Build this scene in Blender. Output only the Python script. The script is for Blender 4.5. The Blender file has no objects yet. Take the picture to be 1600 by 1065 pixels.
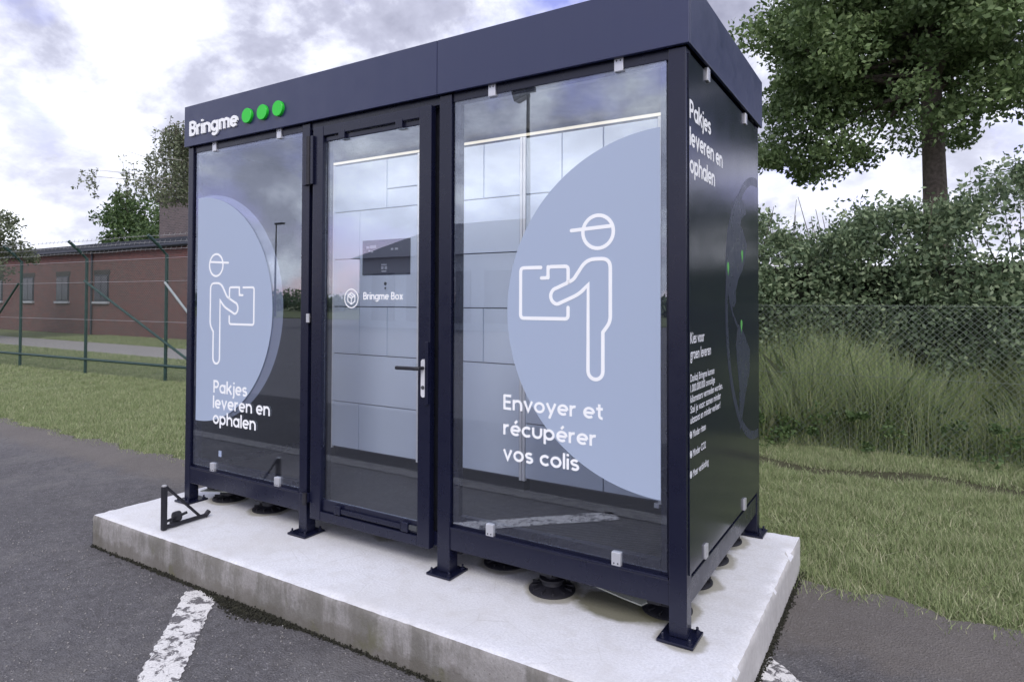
import bpy, bmesh, math, random
import numpy as np
from mathutils import Vector, Matrix
random.seed(7); rng = np.random.default_rng(7)
scene = bpy.context.scene
C = scene.collection
rad = math.radians

# ------------------------------------------------------------------ camera
cam_d = bpy.data.cameras.new('camera'); cam = bpy.data.objects.new('camera', cam_d); C.objects.link(cam)
R_ = Vector((0.84777871, 0.53033808, 0.00357407)); U_ = Vector((0.00706388, -0.01803001, 0.99981249)); F_ = Vector((-0.53030308, 0.8475945, 0.0190317))
m = Matrix(((R_.x, U_.x, -F_.x, 4.23385), (R_.y, U_.y, -F_.y, -2.63529), (R_.z, U_.z, -F_.z, 1.38), (0, 0, 0, 1)))
cam.matrix_world = m
cam_d.sensor_width = 36; cam_d.lens = 36 * 1012.5 / 1600
cam_d.shift_x = 12.63 / 1600; cam_d.shift_y = -81.46 / 1600
cam_d.clip_start = .05; cam_d.clip_end = 3000
scene.camera = cam

# ------------------------------------------------------------------ world: blue sky with a broken layer of cloud
SUN_EL, SUN_ROT = rad(43), rad(146)          # sun high on the right, veiled by cloud
world = bpy.data.worlds.new("World"); scene.world = world; world.use_nodes = True
nt = world.node_tree; nt.nodes.clear()
def N(t, **k):
    n = nt.nodes.new(t)
    for a, b in k.items(): setattr(n, a, b)
    return n
def LK(a, b): nt.links.new(a, b)
def mth(op, a, b=None, clamp=False):
    n = N('ShaderNodeMath', operation=op); n.use_clamp = clamp
    for i, v in enumerate((a, b)):
        if v is None: continue
        if isinstance(v, (int, float)): n.inputs[i].default_value = v
        else: LK(v, n.inputs[i])
    return n.outputs[0]
sky = N('ShaderNodeTexSky', sky_type='NISHITA'); sky.sun_disc = False
sky.sun_elevation = SUN_EL; sky.sun_rotation = SUN_ROT; sky.air_density = 1.0; sky.dust_density = .6; sky.ozone_density = 2.0
tc = N('ShaderNodeTexCoord'); sep = N('ShaderNodeSeparateXYZ'); LK(tc.outputs['Generated'], sep.inputs[0])
zz = mth('ADD', mth('MAXIMUM', sep.outputs[2], 0.0), .55)
px = mth('DIVIDE', sep.outputs[0], zz); py = mth('DIVIDE', sep.outputs[1], zz)
cmb = N('ShaderNodeCombineXYZ'); LK(px, cmb.inputs[0]); LK(py, cmb.inputs[1])
def noise(scale, detail, rough, off, dist=0.0):
    mp = N('ShaderNodeMapping'); mp.inputs['Location'].default_value = off; LK(cmb.outputs[0], mp.inputs[0])
    n = N('ShaderNodeTexNoise'); n.inputs['Scale'].default_value = scale; n.inputs['Detail'].default_value = detail
    n.inputs['Roughness'].default_value = rough; n.inputs['Distortion'].default_value = dist; LK(mp.outputs[0], n.inputs['Vector']); return n.outputs['Fac']
def ramp(f, stops):
    r = N('ShaderNodeValToRGB'); LK(f, r.inputs[0]); e = r.color_ramp.elements
    while len(e) > 1: e.remove(e[-1])
    e[0].position, e[0].color = stops[0][0], (*stops[0][1], 1)
    for p, c in stops[1:]:
        q = e.new(p); q.color = (*c, 1)
    return r.outputs[0]
cover = ramp(noise(2.4, 9, .56, (3.1, 1.7, 0), .15), [(.37, (0, 0, 0)), (.49, (1, 1, 1))])
tone = ramp(noise(4.6, 10, .58, (7.3, 4.2, 2), .15), [(.30, (2.7, 2.78, 3.7)), (.43, (4.2, 4.32, 5.45)), (.52, (7.0, 7.2, 8.4)), (.62, (11.0, 11.3, 12.2))])
horizon = ramp(sep.outputs[2], [(0.0, (1, 1, 1)), (.34, (0, 0, 0))])
mxh = N('ShaderNodeMixRGB'); LK(horizon, mxh.inputs[0]); LK(tone, mxh.inputs[1]); mxh.inputs[2].default_value = (8.5, 8.8, 9.9, 1)
half = N('ShaderNodeMixRGB'); half.inputs[0].default_value = .4; LK(tone, half.inputs[1]); LK(mxh.outputs[0], half.inputs[2])
mx = N('ShaderNodeMixRGB'); LK(cover, mx.inputs[0])
skb = N('ShaderNodeMixRGB', blend_type='MULTIPLY'); skb.inputs[0].default_value = 1; LK(sky.outputs[0], skb.inputs[1]); skb.inputs[2].default_value = (1.9, 1.3, 1.65, 1)
LK(skb.outputs[0], mx.inputs[1]); LK(half.outputs[0], mx.inputs[2])
bg = N('ShaderNodeBackground'); bg.inputs[1].default_value = .12; LK(mx.outputs[0], bg.inputs[0])
wo = N('ShaderNodeOutputWorld'); LK(bg.outputs[0], wo.inputs[0])

sun_d = bpy.data.lights.new('sun', 'SUN'); sun = bpy.data.objects.new('sun', sun_d); C.objects.link(sun)
sun_d.energy = 1.5; sun_d.angle = rad(22); sun_d.color = (1, .96, .9)
sd = Vector((math.sin(SUN_ROT) * math.cos(SUN_EL), math.cos(SUN_ROT) * math.cos(SUN_EL), math.sin(SUN_EL)))
sun.rotation_euler = sd.to_track_quat('Z', 'Y').to_euler(); sun.location = sd * 40
scene.view_settings.view_transform = 'Standard'; scene.view_settings.look = 'None'
scene.view_settings.exposure = 0.3; scene.view_settings.gamma = 1

# ------------------------------------------------------------------ materials
def new_mat(name):
    mt = bpy.data.materials.new(name); mt.use_nodes = True; mt.node_tree.nodes.clear(); return mt
class G:
    """small node graph builder"""
    def __init__(s, name): s.m = new_mat(name); s.t = s.m.node_tree
    def n(s, t, **k):
        x = s.t.nodes.new(t)
        for a, b in k.items(): setattr(x, a, b)
        return x
    def l(s, a, b): s.t.links.new(a, b)
    def setv(s, inp, v):
        if isinstance(v, (int, float)): inp.default_value = v
        elif isinstance(v, tuple): inp.default_value = (*v, 1) if len(v) == 3 and inp.type == 'RGBA' else v
        else: s.l(v, inp)
    def coord(s, kind='Object'): return s.n('ShaderNodeTexCoord').outputs[kind]
    def pos(s): return s.n('ShaderNodeNewGeometry').outputs['Position']
    def map(s, v, scale=(1, 1, 1), loc=(0, 0, 0), rot=(0, 0, 0)):
        x = s.n('ShaderNodeMapping'); s.l(v, x.inputs[0]); x.inputs['Scale'].default_value = scale; x.inputs['Location'].default_value = loc; x.inputs['Rotation'].default_value = rot; return x.outputs[0]
    def noise(s, v, scale, detail=4, rough=.55, dist=0):
        x = s.n('ShaderNodeTexNoise'); s.l(v, x.inputs['Vector']); x.inputs['Scale'].default_value = scale; x.inputs['Detail'].default_value = detail
        x.inputs['Roughness'].default_value = rough; x.inputs['Distortion'].default_value = dist; return x.outputs['Fac']
    def voro(s, v, scale, feature='F1', out='Distance'):
        x = s.n('ShaderNodeTexVoronoi', feature=feature); s.l(v, x.inputs['Vector']); x.inputs['Scale'].default_value = scale; return x.outputs[out]
    def ramp(s, f, stops, interp='LINEAR'):
        r = s.n('ShaderNodeValToRGB'); s.l(f, r.inputs[0]); r.color_ramp.interpolation = interp; e = r.color_ramp.elements
        while len(e) > 1: e.remove(e[-1])
        c = stops[0][1]; c = (c, c, c) if isinstance(c, (int, float)) else c
        e[0].position, e[0].color = stops[0][0], (*c, 1)
        for p, c in stops[1:]:
            c = (c, c, c) if isinstance(c, (int, float)) else c
            q = e.new(p); q.color = (*c, 1)
        return r.outputs[0]
    def mix(s, f, a, b, mode='MIX'):
        x = s.n('ShaderNodeMixRGB', blend_type=mode); s.setv(x.inputs[0], f); s.setv(x.inputs[1], a); s.setv(x.inputs[2], b); return x.outputs[0]
    def math(s, op, a, b=0.0, clamp=False):
        x = s.n('ShaderNodeMath', operation=op); x.use_clamp = clamp; s.setv(x.inputs[0], a); s.setv(x.inputs[1], b); return x.outputs[0]
    def bump(s, h, strength=.3, dist=.01):
        x = s.n('ShaderNodeBump'); x.inputs['Strength'].default_value = strength; x.inputs['Distance'].default_value = dist; s.l(h, x.inputs['Height']); return x.outputs[0]
    def bsdf(s, col, rough=.5, metal=0.0, ior=1.5, normal=None, spec=None, coat=0.0, coat_rough=.1):
        b = s.n('ShaderNodeBsdfPrincipled'); s.setv(b.inputs['Base Color'], col); s.setv(b.inputs['Roughness'], rough)
        b.inputs['Metallic'].default_value = metal; b.inputs['IOR'].default_value = ior
        if spec is not None: b.inputs['Specular IOR Level'].default_value = spec
        if normal is not None: s.l(normal, b.inputs['Normal'])
        b.inputs['Coat Weight'].default_value = coat; b.inputs['Coat Roughness'].default_value = coat_rough
        return b
    def out(s, sh): 
        o = s.n('ShaderNodeOutputMaterial'); s.l(sh.outputs[0] if hasattr(sh, 'outputs') else sh, o.inputs[0]); return s.m

def m_plain(name, col, rough=.5, metal=0.0, ior=1.5, var=.12, scale=6):
    g = G(name); p = g.pos(); n = g.noise(p, scale, 5)
    c = g.mix(g.ramp(n, [(.3, 0.0), (.7, 1.0)]), tuple(x * (1 - var) for x in col), tuple(min(1, x * (1 + var)) for x in col))
    r = g.ramp(g.noise(p, scale * 3, 4), [(.3, max(0, rough - .06)), (.7, min(1, rough + .08))])
    return g.out(g.bsdf(c, r, metal, ior))
def m_powder():
    g = G('anthracite_powder_coat'); p = g.pos()
    n = g.noise(p, 900, 2); big = g.noise(p, 3.5, 6, .6)
    dust = g.ramp(big, [(.45, 0.0), (.8, .12)])
    c = g.mix(dust, (.006, .0075, .024), (.024, .027, .05))
    r = g.ramp(g.noise(p, 12, 5), [(.3, .24), (.7, .34)])
    return g.out(g.bsdf(c, r, 0, 1.5, g.bump(n, .08, .0006)))
M = {}
M['frame'] = m_powder()
def m_fascia():
    g = G('fascia_sheet_metal'); p = g.pos()
    w = g.noise(g.map(p, (1.2, 1.2, .8)), 1.3, 2)
    streak = g.noise(g.map(p, (14, 14, .7)), 2.0, 5, .6)
    c = g.mix(g.ramp(streak, [(.45, 0.0), (.85, .22)]), (.018, .025, .078), (.032, .04, .09))
    return g.out(g.bsdf(c, g.ramp(g.noise(p, 9, 5), [(.3, .3), (.7, .42)]), 0, 1.62, g.bump(w, .25, .02)))
M['fascia'] = m_fascia()
M['black'] = m_plain('black_sealed_panel', (.008, .009, .014), .45)
M['rubber'] = m_plain('black_plastic', (.012, .012, .018), .55, var=.3, scale=20)
M['white_metal'] = m_plain('brushed_clip_steel', (.62, .63, .66), .38, .55)
M['silver'] = m_plain('satin_silver', (.75, .76, .79), .35, .25)
M['locker'] = m_plain('white_locker_paint', (.70, .80, .98), .35, var=.02, scale=2)
M['locker_gap'] = m_plain('dark_locker_carcass', (.1, .11, .15), .6)  # dark carcass behind the doors, showing between them
M['lock_frame'] = m_plain('locker_frame_paint', (.82, .85, .92), .35, var=.02)
M['letter'] = m_plain('white_vinyl_lettering', (.93, .95, .95), .5, var=.015)
M['text_white'] = m_plain('white_print', (.8, .82, .85), .6, var=.02)
M['green_dot'] = m_plain('bright_green_acrylic', (.02, .60, .035), .35, var=.04)
M['pin'] = m_plain('green_pin_print', (.12, .45, .1), .5)
M['globe'] = m_plain('slate_print_on_dark_film', (.04, .046, .078), .3, var=.08)
M['roof'] = m_plain('roof_membrane', (.05, .05, .06), .8)
M['screen'] = m_plain('unlit_screen', (.05, .05, .075), .2)
M['bezel'] = m_plain('screen_bezel', (.02, .025, .045), .3)
M['smudge'] = m_plain('screen_text', (.4, .42, .5), .4)
M['underlay'] = m_plain('pale_underlay_board', (.36, .38, .33), .9, var=.25, scale=12)

def m_glass(name, ior=2.3, tint=(.985, .99, 1)):
    g = G(name); tr = g.n('ShaderNodeBsdfTransparent'); tr.inputs[0].default_value = (*tint, 1)
    gl = g.n('ShaderNodeBsdfGlossy'); gl.inputs['Roughness'].default_value = .0; gl.inputs['Color'].default_value = (.86, .92, 1, 1)
    w = g.noise(g.map(g.pos(), (1, 1, .6)), 1.6, 2); nb = g.bump(w, .03, .01); g.l(nb, gl.inputs['Normal'])
    lw = g.n('ShaderNodeLayerWeight'); lw.inputs[0].default_value = .5
    f0 = ((ior - 1) / (ior + 1)) ** 2; fr = g.math('ADD', g.math('MULTIPLY', g.math('POWER', lw.outputs['Facing'], 3.3), 1 - f0), f0)
    smear = g.noise(g.map(g.pos(), (2, 2, .8)), 3, 6, .65)
    f = g.math('ADD', fr, g.math('MULTIPLY', smear, .012), True)
    mx = g.n('ShaderNodeMixShader'); g.l(f, mx.inputs[0]); g.l(tr.outputs[0], mx.inputs[1]); g.l(gl.outputs[0], mx.inputs[2])
    return g.out(mx)
M['glass'] = m_glass('coated_window_glass')
M['dark_glass'] = None
g = G('dark_printed_glass'); p = g.pos()
M['dark_glass'] = g.out(g.bsdf((.011, .014, .028), g.ramp(g.noise(p, 4, 5), [(.3, .13), (.7, .19)]), 0, 1.42, g.bump(g.noise(p, 1.2, 2), .12, .01)))
def m_film(name, opac, col):
    g = G(name); tr = g.n('ShaderNodeBsdfTransparent')
    b = g.bsdf(col, .33, 0, 1.5)
    t2 = g.n('ShaderNodeBsdfTranslucent'); t2.inputs[0].default_value = (*col, 1)
    m1 = g.n('ShaderNodeMixShader'); m1.inputs[0].default_value = .18; g.l(b.outputs[0], m1.inputs[1]); g.l(t2.outputs[0], m1.inputs[2])
    m2 = g.n('ShaderNodeMixShader'); m2.inputs[0].default_value = opac; g.l(tr.outputs[0], m2.inputs[1]); g.l(m1.outputs[0], m2.inputs[2])
    return g.out(m2)
M['film'] = m_film('frosted_blue_film', .90, (.50, .59, .74))
M['film_thin'] = m_film('frosted_thin_film', .40, (.52, .59, .76))

def m_emit(name, col, s):
    g = G(name); e = g.n('ShaderNodeEmission'); e.inputs[0].default_value = (*col, 1); e.inputs[1].default_value = s; return g.out(e)
M['led'] = m_emit('warm_led_strip', (1, .92, .74), .85)

def m_asphalt():
    g = G('worn_asphalt'); p = g.pos()
    fine = g.noise(p, 160, 3, .7); st = g.voro(p, 95); big = g.noise(p, .55, 6, .6); mid = g.noise(p, 5, 6, .65)
    c = g.mix(g.ramp(fine, [(.32, 0.0), (.68, 1.0)]), (.05, .049, .052), (.19, .186, .196))
    c = g.mix(g.ramp(mid, [(.35, 0.0), (.7, .55)]), c, (.085, .08, .085))
    c = g.mix(g.ramp(big, [(.4, 0.0), (.7, .45)]), c, (.17, .165, .17))
    c = g.mix(g.ramp(g.noise(p, 27, 5, .7), [(.42, 0.0), (.62, .55)]), c, (.06, .057, .058))
    c = g.mix(g.ramp(g.noise(p, 1.9, 7, .7), [(.5, 0.0), (.62, .35)]), c, (.19, .182, .176))
    wp = g.n('ShaderNodeVectorMath', operation='ADD'); nz = g.n('ShaderNodeTexNoise'); g.l(p, nz.inputs['Vector']); nz.inputs['Scale'].default_value = 1.8; nz.inputs['Detail'].default_value = 6; sv = g.n('ShaderNodeVectorMath', operation='SCALE'); g.l(nz.outputs['Color'], sv.inputs[0]); sv.inputs['Scale'].default_value = .9; g.l(p, wp.inputs[0]); g.l(sv.outputs[0], wp.inputs[1])
    ck = g.ramp(g.voro(wp.outputs[0], .8, 'DISTANCE_TO_EDGE'), [(.0, .8), (.004, 0.0)]); c = g.mix(g.math('MULTIPLY', ck, g.ramp(g.noise(p, .9, 3), [(.52, 0.0), (.56, 1.0)])), c, (.02, .02, .02))
    stones = g.ramp(g.noise(p, 75, 2, .5), [(.64, 0.0), (.70, .7)])
    c = g.mix(stones, c, (.3, .29, .29))
    # older, paler lot farther from the kiosk, met at a straight joint
    sp = g.n('ShaderNodeSeparateXYZ'); g.l(p, sp.inputs[0])
    far = g.ramp(g.math('ADD', g.math('MULTIPLY', sp.outputs[1], -.1), g.math('MULTIPLY', mid, .004)), [(.446, 0.0), (.449, .5)])
    c = g.mix(far, c, (.2, .195, .2))
    yy = g.math('ADD', g.math('MULTIPLY', sp.outputs[1], -.1), g.math('MULTIPLY', mid, .004))
    dark_band = g.ramp(yy, [(.2075, 0.0), (.2085, .6), (.446, .6), (.449, 0.0)]); c = g.mix(dark_band, c, (.03, .03, .033))  # band of the lot darkened so the panes reflect it dark
    edge = g.ramp(g.math('ADD', sp.outputs[1], g.math('MULTIPLY', mid, .5)), [(.75, 0.0), (1.0, .55)])
    c = g.mix(edge, c, (.17, .15, .13))
    h = g.math('ADD', g.math('MULTIPLY', st, .9), g.math('MULTIPLY', fine, .6))
    return g.out(g.bsdf(c, .88, 0, 1.4, g.bump(h, .8, .008)))
M['asphalt'] = m_asphalt()
def m_paint(nm, k, wv):
    g = G(nm); p = g.pos()
    n = g.noise(g.map(p, (1, 1, 1)), 17, 9, .72, .6); n2 = g.noise(p, 120, 3)
    wear = g.ramp(g.math('ADD', n, g.math('MULTIPLY', n2, .08)), [(.455 + wv, 1.0), (.50 + wv, 0.0)])
    crack = g.ramp(g.voro(g.map(p, (1, 1, 1)), 16, 'DISTANCE_TO_EDGE'), [(.0, .6), (.03, 0.0)])
    w = g.math('MAXIMUM', wear, g.math('MULTIPLY', crack, g.ramp(g.noise(p, 6, 3), [(.45, 0.0), (.6, 1.0)])))
    fine = g.ramp(n2, [(.3, .0), (.7, 1.0)])
    paint = g.mix(fine, (.58 * k, .57 * k, .56 * k), (.80 * k, .79 * k, .77 * k))
    asp = g.mix(g.ramp(g.noise(p, 160, 3, .7), [(.32, 0.0), (.68, 1.0)]), (.07, .068, .07), (.2, .19, .2))
    c = g.mix(w, paint, asp)
    h = g.math('ADD', g.math('MULTIPLY', w, -1.0), g.math('MULTIPLY', n2, .4))
    return g.out(g.bsdf(c, .8, 0, 1.4, g.bump(h, .5, .003)))
M['paint'] = m_paint('worn_road_paint', 1.0, .03); M['paint_old'] = m_paint('grey_faded_road_paint', .28, .03)
PADS = [(.20, .21), (.63, .21), (1.62, .33), (2.41, .30), (2.77, .15), (3.30, .25), (3.30, .60), (3.30, .93), (3.30, 1.25), (.2, .95), (1.1, .95), (2.0, .95)]
FEET = [(0.03, .03), (1.185, .03), (2.23, .03), (3.425, .03), (0.03, 1.465), (3.425, 1.465)]
def m_slab_top():
    g = G('rough_white_painted_concrete'); p = g.pos()
    f = g.noise(p, 90, 5, .7); m_ = g.noise(p, 9, 7, .65); b = g.noise(p, 1.3, 5)
    c = g.mix(g.ramp(f, [(.3, 0.0), (.75, 1.0)]), (.60, .61, .64), (.83, .84, .87))
    c = g.mix(g.ramp(m_, [(.48, 0.0), (.72, .7)]), c, (.58, .575, .57))
    c = g.mix(g.ramp(b, [(.45, 0.0), (.7, .5)]), c, (.60, .59, .575))
    cr = g.ramp(g.voro(g.map(p, (1, 1.6, 1), rot=(0, 0, .7)), 2.6, 'DISTANCE_TO_EDGE'), [(.0, .45), (.006, 0.0)])
    c = g.mix(g.math('MULTIPLY', cr, g.ramp(g.noise(p, 2.2, 4), [(.46, 0.0), (.58, .8)])), c, (.40, .39, .37))
    scr = g.ramp(g.noise(g.map(p, (30, 2.2, 1), rot=(0, 0, .5)), 3, 6, .7), [(.60, 0.0), (.72, .35)]); c = g.mix(scr, c, (.52, .51, .50))
    dots = g.ramp(g.voro(p, 26), [(.03, .9), (.05, 0.0)]); c = g.mix(g.math('MULTIPLY', dots, g.ramp(g.noise(p, 6, 2), [(.55, 0.0), (.6, .8)])), c, (.25, .24, .24))
    # damp rims left round every support (stains with their own outline)
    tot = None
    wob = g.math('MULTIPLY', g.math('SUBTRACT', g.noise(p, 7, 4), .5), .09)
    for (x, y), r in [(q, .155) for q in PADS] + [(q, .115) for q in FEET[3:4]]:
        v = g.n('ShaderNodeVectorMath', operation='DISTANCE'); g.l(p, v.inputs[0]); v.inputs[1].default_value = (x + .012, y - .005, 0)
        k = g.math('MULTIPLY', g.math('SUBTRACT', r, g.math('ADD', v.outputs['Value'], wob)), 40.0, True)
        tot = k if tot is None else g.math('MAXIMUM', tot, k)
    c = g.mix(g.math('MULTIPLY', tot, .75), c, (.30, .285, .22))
    # mossy damp patch by the right corner, under the floor
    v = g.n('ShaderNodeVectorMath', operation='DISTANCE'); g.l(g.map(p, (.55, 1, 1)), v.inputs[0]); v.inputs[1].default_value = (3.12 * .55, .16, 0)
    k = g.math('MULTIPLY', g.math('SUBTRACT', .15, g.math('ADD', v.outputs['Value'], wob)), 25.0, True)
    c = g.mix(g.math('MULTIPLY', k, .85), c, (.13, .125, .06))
    h = g.math('ADD', g.math('MULTIPLY', f, 1.0), g.math('MULTIPLY', m_, 1.2))
    return g.out(g.bsdf(c, .82, 0, 1.4, g.bump(h, .5, .006)))
def m_slab_side():
    g = G('bare_stained_concrete'); p = g.pos()
    f = g.noise(p, 70, 5, .7); m_ = g.noise(p, 7, 7, .65); st = g.math('ADD', g.math('MULTIPLY', g.noise(g.map(p, (6, 6, 1.4)), 1.3, 8, .72, .4), .6), g.math('MULTIPLY', g.noise(p, 2.6, 6, .65), .4))
    c = g.mix(g.ramp(f, [(.3, 0.0), (.75, 1.0)]), (.25, .24, .23), (.37, .36, .35))
    c = g.mix(g.ramp(m_, [(.45, 0.0), (.75, .7)]), c, (.26, .245, .23))
    c = g.mix(g.ramp(st, [(.46, 0.0), (.54, .65), (.66, .9)]), c, (.14, .135, .115))
    sp = g.n('ShaderNodeSeparateXYZ'); g.l(p, sp.inputs[0])
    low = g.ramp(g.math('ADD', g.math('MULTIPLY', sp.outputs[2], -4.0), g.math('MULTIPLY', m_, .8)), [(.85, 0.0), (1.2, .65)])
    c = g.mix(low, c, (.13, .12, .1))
    moss = g.math('MULTIPLY', g.ramp(g.noise(p, 5, 5, .6), [(.58, 0.0), (.68, .6)]), g.ramp(g.math('MULTIPLY', sp.outputs[2], -1.0), [(.02, 0.0), (.12, 1.0)]))
    c = g.mix(moss, c, (.12, .12, .06))
    pits = g.ramp(g.voro(p, 38), [(.08, .8), (.14, 0.0)]); c = g.mix(g.math('MULTIPLY', pits, g.ramp(g.noise(p, 4, 3), [(.5, 0.0), (.6, 1.0)])), c, (.12, .11, .1))
    return g.out(g.bsdf(c, .9, 0, 1.4, g.bump(g.math('ADD', f, m_), .55, .006)))
M['slab_top'] = m_slab_top(); M['slab_side'] = m_slab_side()
def m_right_side():
    g = G('paled_right_concrete'); p = g.pos()
    c = g.mix(g.ramp(g.noise(p, 30, 6, .7), [(.3, 0.0), (.75, 1.0)]), (.43, .42, .41), (.56, .55, .54))
    c = g.mix(g.ramp(g.noise(g.map(p, (7, 7, 1)), 1.5, 6), [(.5, 0.0), (.75, .4)]), c, (.36, .34, .32))
    return g.out(g.bsdf(c, .85, 0, 1.4, g.bump(g.noise(p, 70, 5, .7), .4, .005)))
M['slab_right'] = m_right_side()  # smooth right face, paled to make up for weaker sun on it
def m_grass_ground():
    g = G('grass_soil'); p = g.pos()
    n = g.noise(p, 1.6, 7, .65); f = g.noise(p, 45, 5, .7)
    c = g.mix(g.ramp(n, [(.3, 0.0), (.7, 1.0)]), (.15, .19, .08), (.25, .28, .14))
    c = g.mix(g.ramp(f, [(.35, 0.0), (.7, .8)]), c, (.085, .09, .045))
    sp = g.n('ShaderNodeSeparateXYZ'); g.l(p, sp.inputs[0])
    y = g.math('ADD', g.math('SUBTRACT', sp.outputs[1], g.math('MULTIPLY', sp.outputs[0], .05)), g.math('MULTIPLY', g.math('SUBTRACT', n, .5), .9))
    soil = g.ramp(g.math('MULTIPLY', y, .1), [(.385, 0.0), (.40, .8), (.425, .8), (.45, 0.0)])
    right = g.ramp(g.math('MULTIPLY', sp.outputs[0], .1), [(0, 0.0), (.1, 1.0)])
    c = g.mix(g.math('MULTIPLY', soil, right), c, (.05, .042, .028))
    return g.out(g.bsdf(c, .95, 0, 1.3, g.bump(f, .8, .03)))
M['grass_ground'] = m_grass_ground()
M['gravel'] = m_plain('grey_gravel_path', (.26, .25, .24), .9, var=.35, scale=14)
def m_leaf(name, cols, trans=.25, rough=.55):
    g = G(name); rnd = g.n('ShaderNodeNewGeometry').outputs['Random Per Island']
    c = g.ramp(rnd, [(i / (len(cols) - 1), k) for i, k in enumerate(cols)])
    b = g.bsdf(c, rough, 0, 1.4); t = g.n('ShaderNodeBsdfTranslucent'); g.l(c, t.inputs[0])
    mx = g.n('ShaderNodeMixShader'); mx.inputs[0].default_value = trans; g.l(b.outputs[0], mx.inputs[1]); g.l(t.outputs[0], mx.inputs[2])
    return g.out(mx)
M['oak_leaf'] = m_leaf('oak_leaves', [(0.076, 0.125, 0.047), (0.119, 0.182, 0.064), (0.160, 0.235, 0.097), (0.257, 0.342, 0.149)])
M['hedge_leaf'] = m_leaf('hedge_leaves', [(0.083, 0.128, 0.070), (0.128, 0.183, 0.098), (0.187, 0.257, 0.141), (0.327, 0.397, 0.234)])
M['birch_leaf'] = m_leaf('birch_leaves', [(0.117, 0.147, 0.087), (0.167, 0.196, 0.117), (0.235, 0.265, 0.156)])
M['bush_leaf'] = m_leaf('bush_leaves', [(0.045, 0.083, 0.030), (0.075, 0.128, 0.045), (0.120, 0.180, 0.060)])
M['blade'] = m_leaf('mown_grass_blades', [(0.164, 0.215, 0.091), (0.229, 0.287, 0.127), (0.294, 0.360, 0.171), (0.358, 0.402, 0.213), (0.519, 0.505, 0.345)], .2, .7)
M['tall_blade'] = m_leaf('tall_grass_blades', [(0.202, 0.275, 0.111), (0.268, 0.353, 0.141), (0.361, 0.434, 0.203), (0.480, 0.504, 0.298)], .3, .6)
M['bark'] = m_plain('rough_bark', (.09, .075, .06), .95, var=.4, scale=18)
def m_birch_bark():
    g = G('birch_bark'); p = g.pos(); n = g.noise(g.map(p, (3, 3, 14)), 2, 5)
    return g.out(g.bsdf(g.ramp(n, [(.42, (.05, .045, .04)), (.5, (.5, .48, .45))]), .8))
M['birch_bark'] = m_birch_bark()
M['hedge_core'] = m_plain('inner_twigs', (.025, .03, .018), 1, var=.4)
M['fence_green'] = m_plain('dark_green_painted_steel', (.018, .05, .042), .5, var=.3, scale=14)
M['wire'] = m_plain('weathered_fence_wire', (.14, .17, .14), .5, .4)
M['barb'] = m_plain('galvanised_wire', (.45, .45, .46), .5, .5)
M['grey_pipe'] = m_plain('galvanised_brace', (.32, .36, .36), .5, .4)
def m_brick(name, c1, c2, mort, sc=1.0):
    g = G(name); v = g.pos()
    sp = g.n('ShaderNodeSeparateXYZ'); g.l(v, sp.inputs[0]); cb = g.n('ShaderNodeCombineXYZ')
    g.l(g.math('ADD', sp.outputs[0], sp.outputs[1]), cb.inputs[0]); g.l(sp.outputs[2], cb.inputs[1])
    b = g.n('ShaderNodeTexBrick'); g.l(cb.outputs[0], b.inputs['Vector']); b.inputs['Scale'].default_value = 1
    b.inputs['Brick Width'].default_value = .215; b.inputs['Row Height'].default_value = .072; b.inputs['Mortar Size'].default_value = .008
    b.inputs['Color1'].default_value = (*c1, 1); b.inputs['Color2'].default_value = (*c2, 1); b.inputs['Mortar'].default_value = (*mort, 1)
    n = g.noise(v, 2.2, 7, .65); c = g.mix(g.ramp(n, [(.4, 0.0), (.75, .5)]), b.outputs['Color'], (.10, .085, .085))
    return g.out(g.bsdf(c, .9, 0, 1.4, g.bump(b.outputs['Fac'], .4, -.006)))
M['brick'] = m_brick('old_red_brick', (.175, .066, .060), (.105, .044, .043), (.15, .12, .115))
M['brick_dark'] = m_brick('sooty_brick', (.14, .11, .11), (.09, .075, .08), (.2, .18, .18))
M['coping'] = m_plain('dark_coping', (.03, .035, .05), .6)
M['cap'] = m_plain('dark_cap_stone', (.035, .03, .03), .8, var=.4)
M['clad'] = m_plain('pale_cladding', (.34, .36, .38), .6)
M['metal_roof'] = m_plain('grey_sheet_roof', (.16, .17, .19), .5)
M['pole'] = m_plain('dark_pole_paint', (.05, .055, .06), .5)
M['lens'] = m_plain('lamp_lens', (.5, .5, .5), .3)
M['strip_black'] = m_plain('black_strip', (.012, .012, .014), .7, var=.4, scale=30)
M['moss'] = m_plain('dark_moss_and_grit', (.022, .022, .014), 1, var=.6, scale=60)
def m_floor():
    g = G('dark_ribbed_floor'); p = g.pos(); w = g.n('ShaderNodeTexWave'); g.l(g.map(p, (1, 1, 1), rot=(0, 0, .78)), w.inputs[0]); w.inputs['Scale'].default_value = 14
    c = g.mix(w.outputs['Fac'], (.028, .028, .035), (.05, .05, .06))
    return g.out(g.bsdf(c, .6, 0, 1.4, g.bump(w.outputs['Fac'], .5, .003)))
M['floor'] = m_floor()

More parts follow.
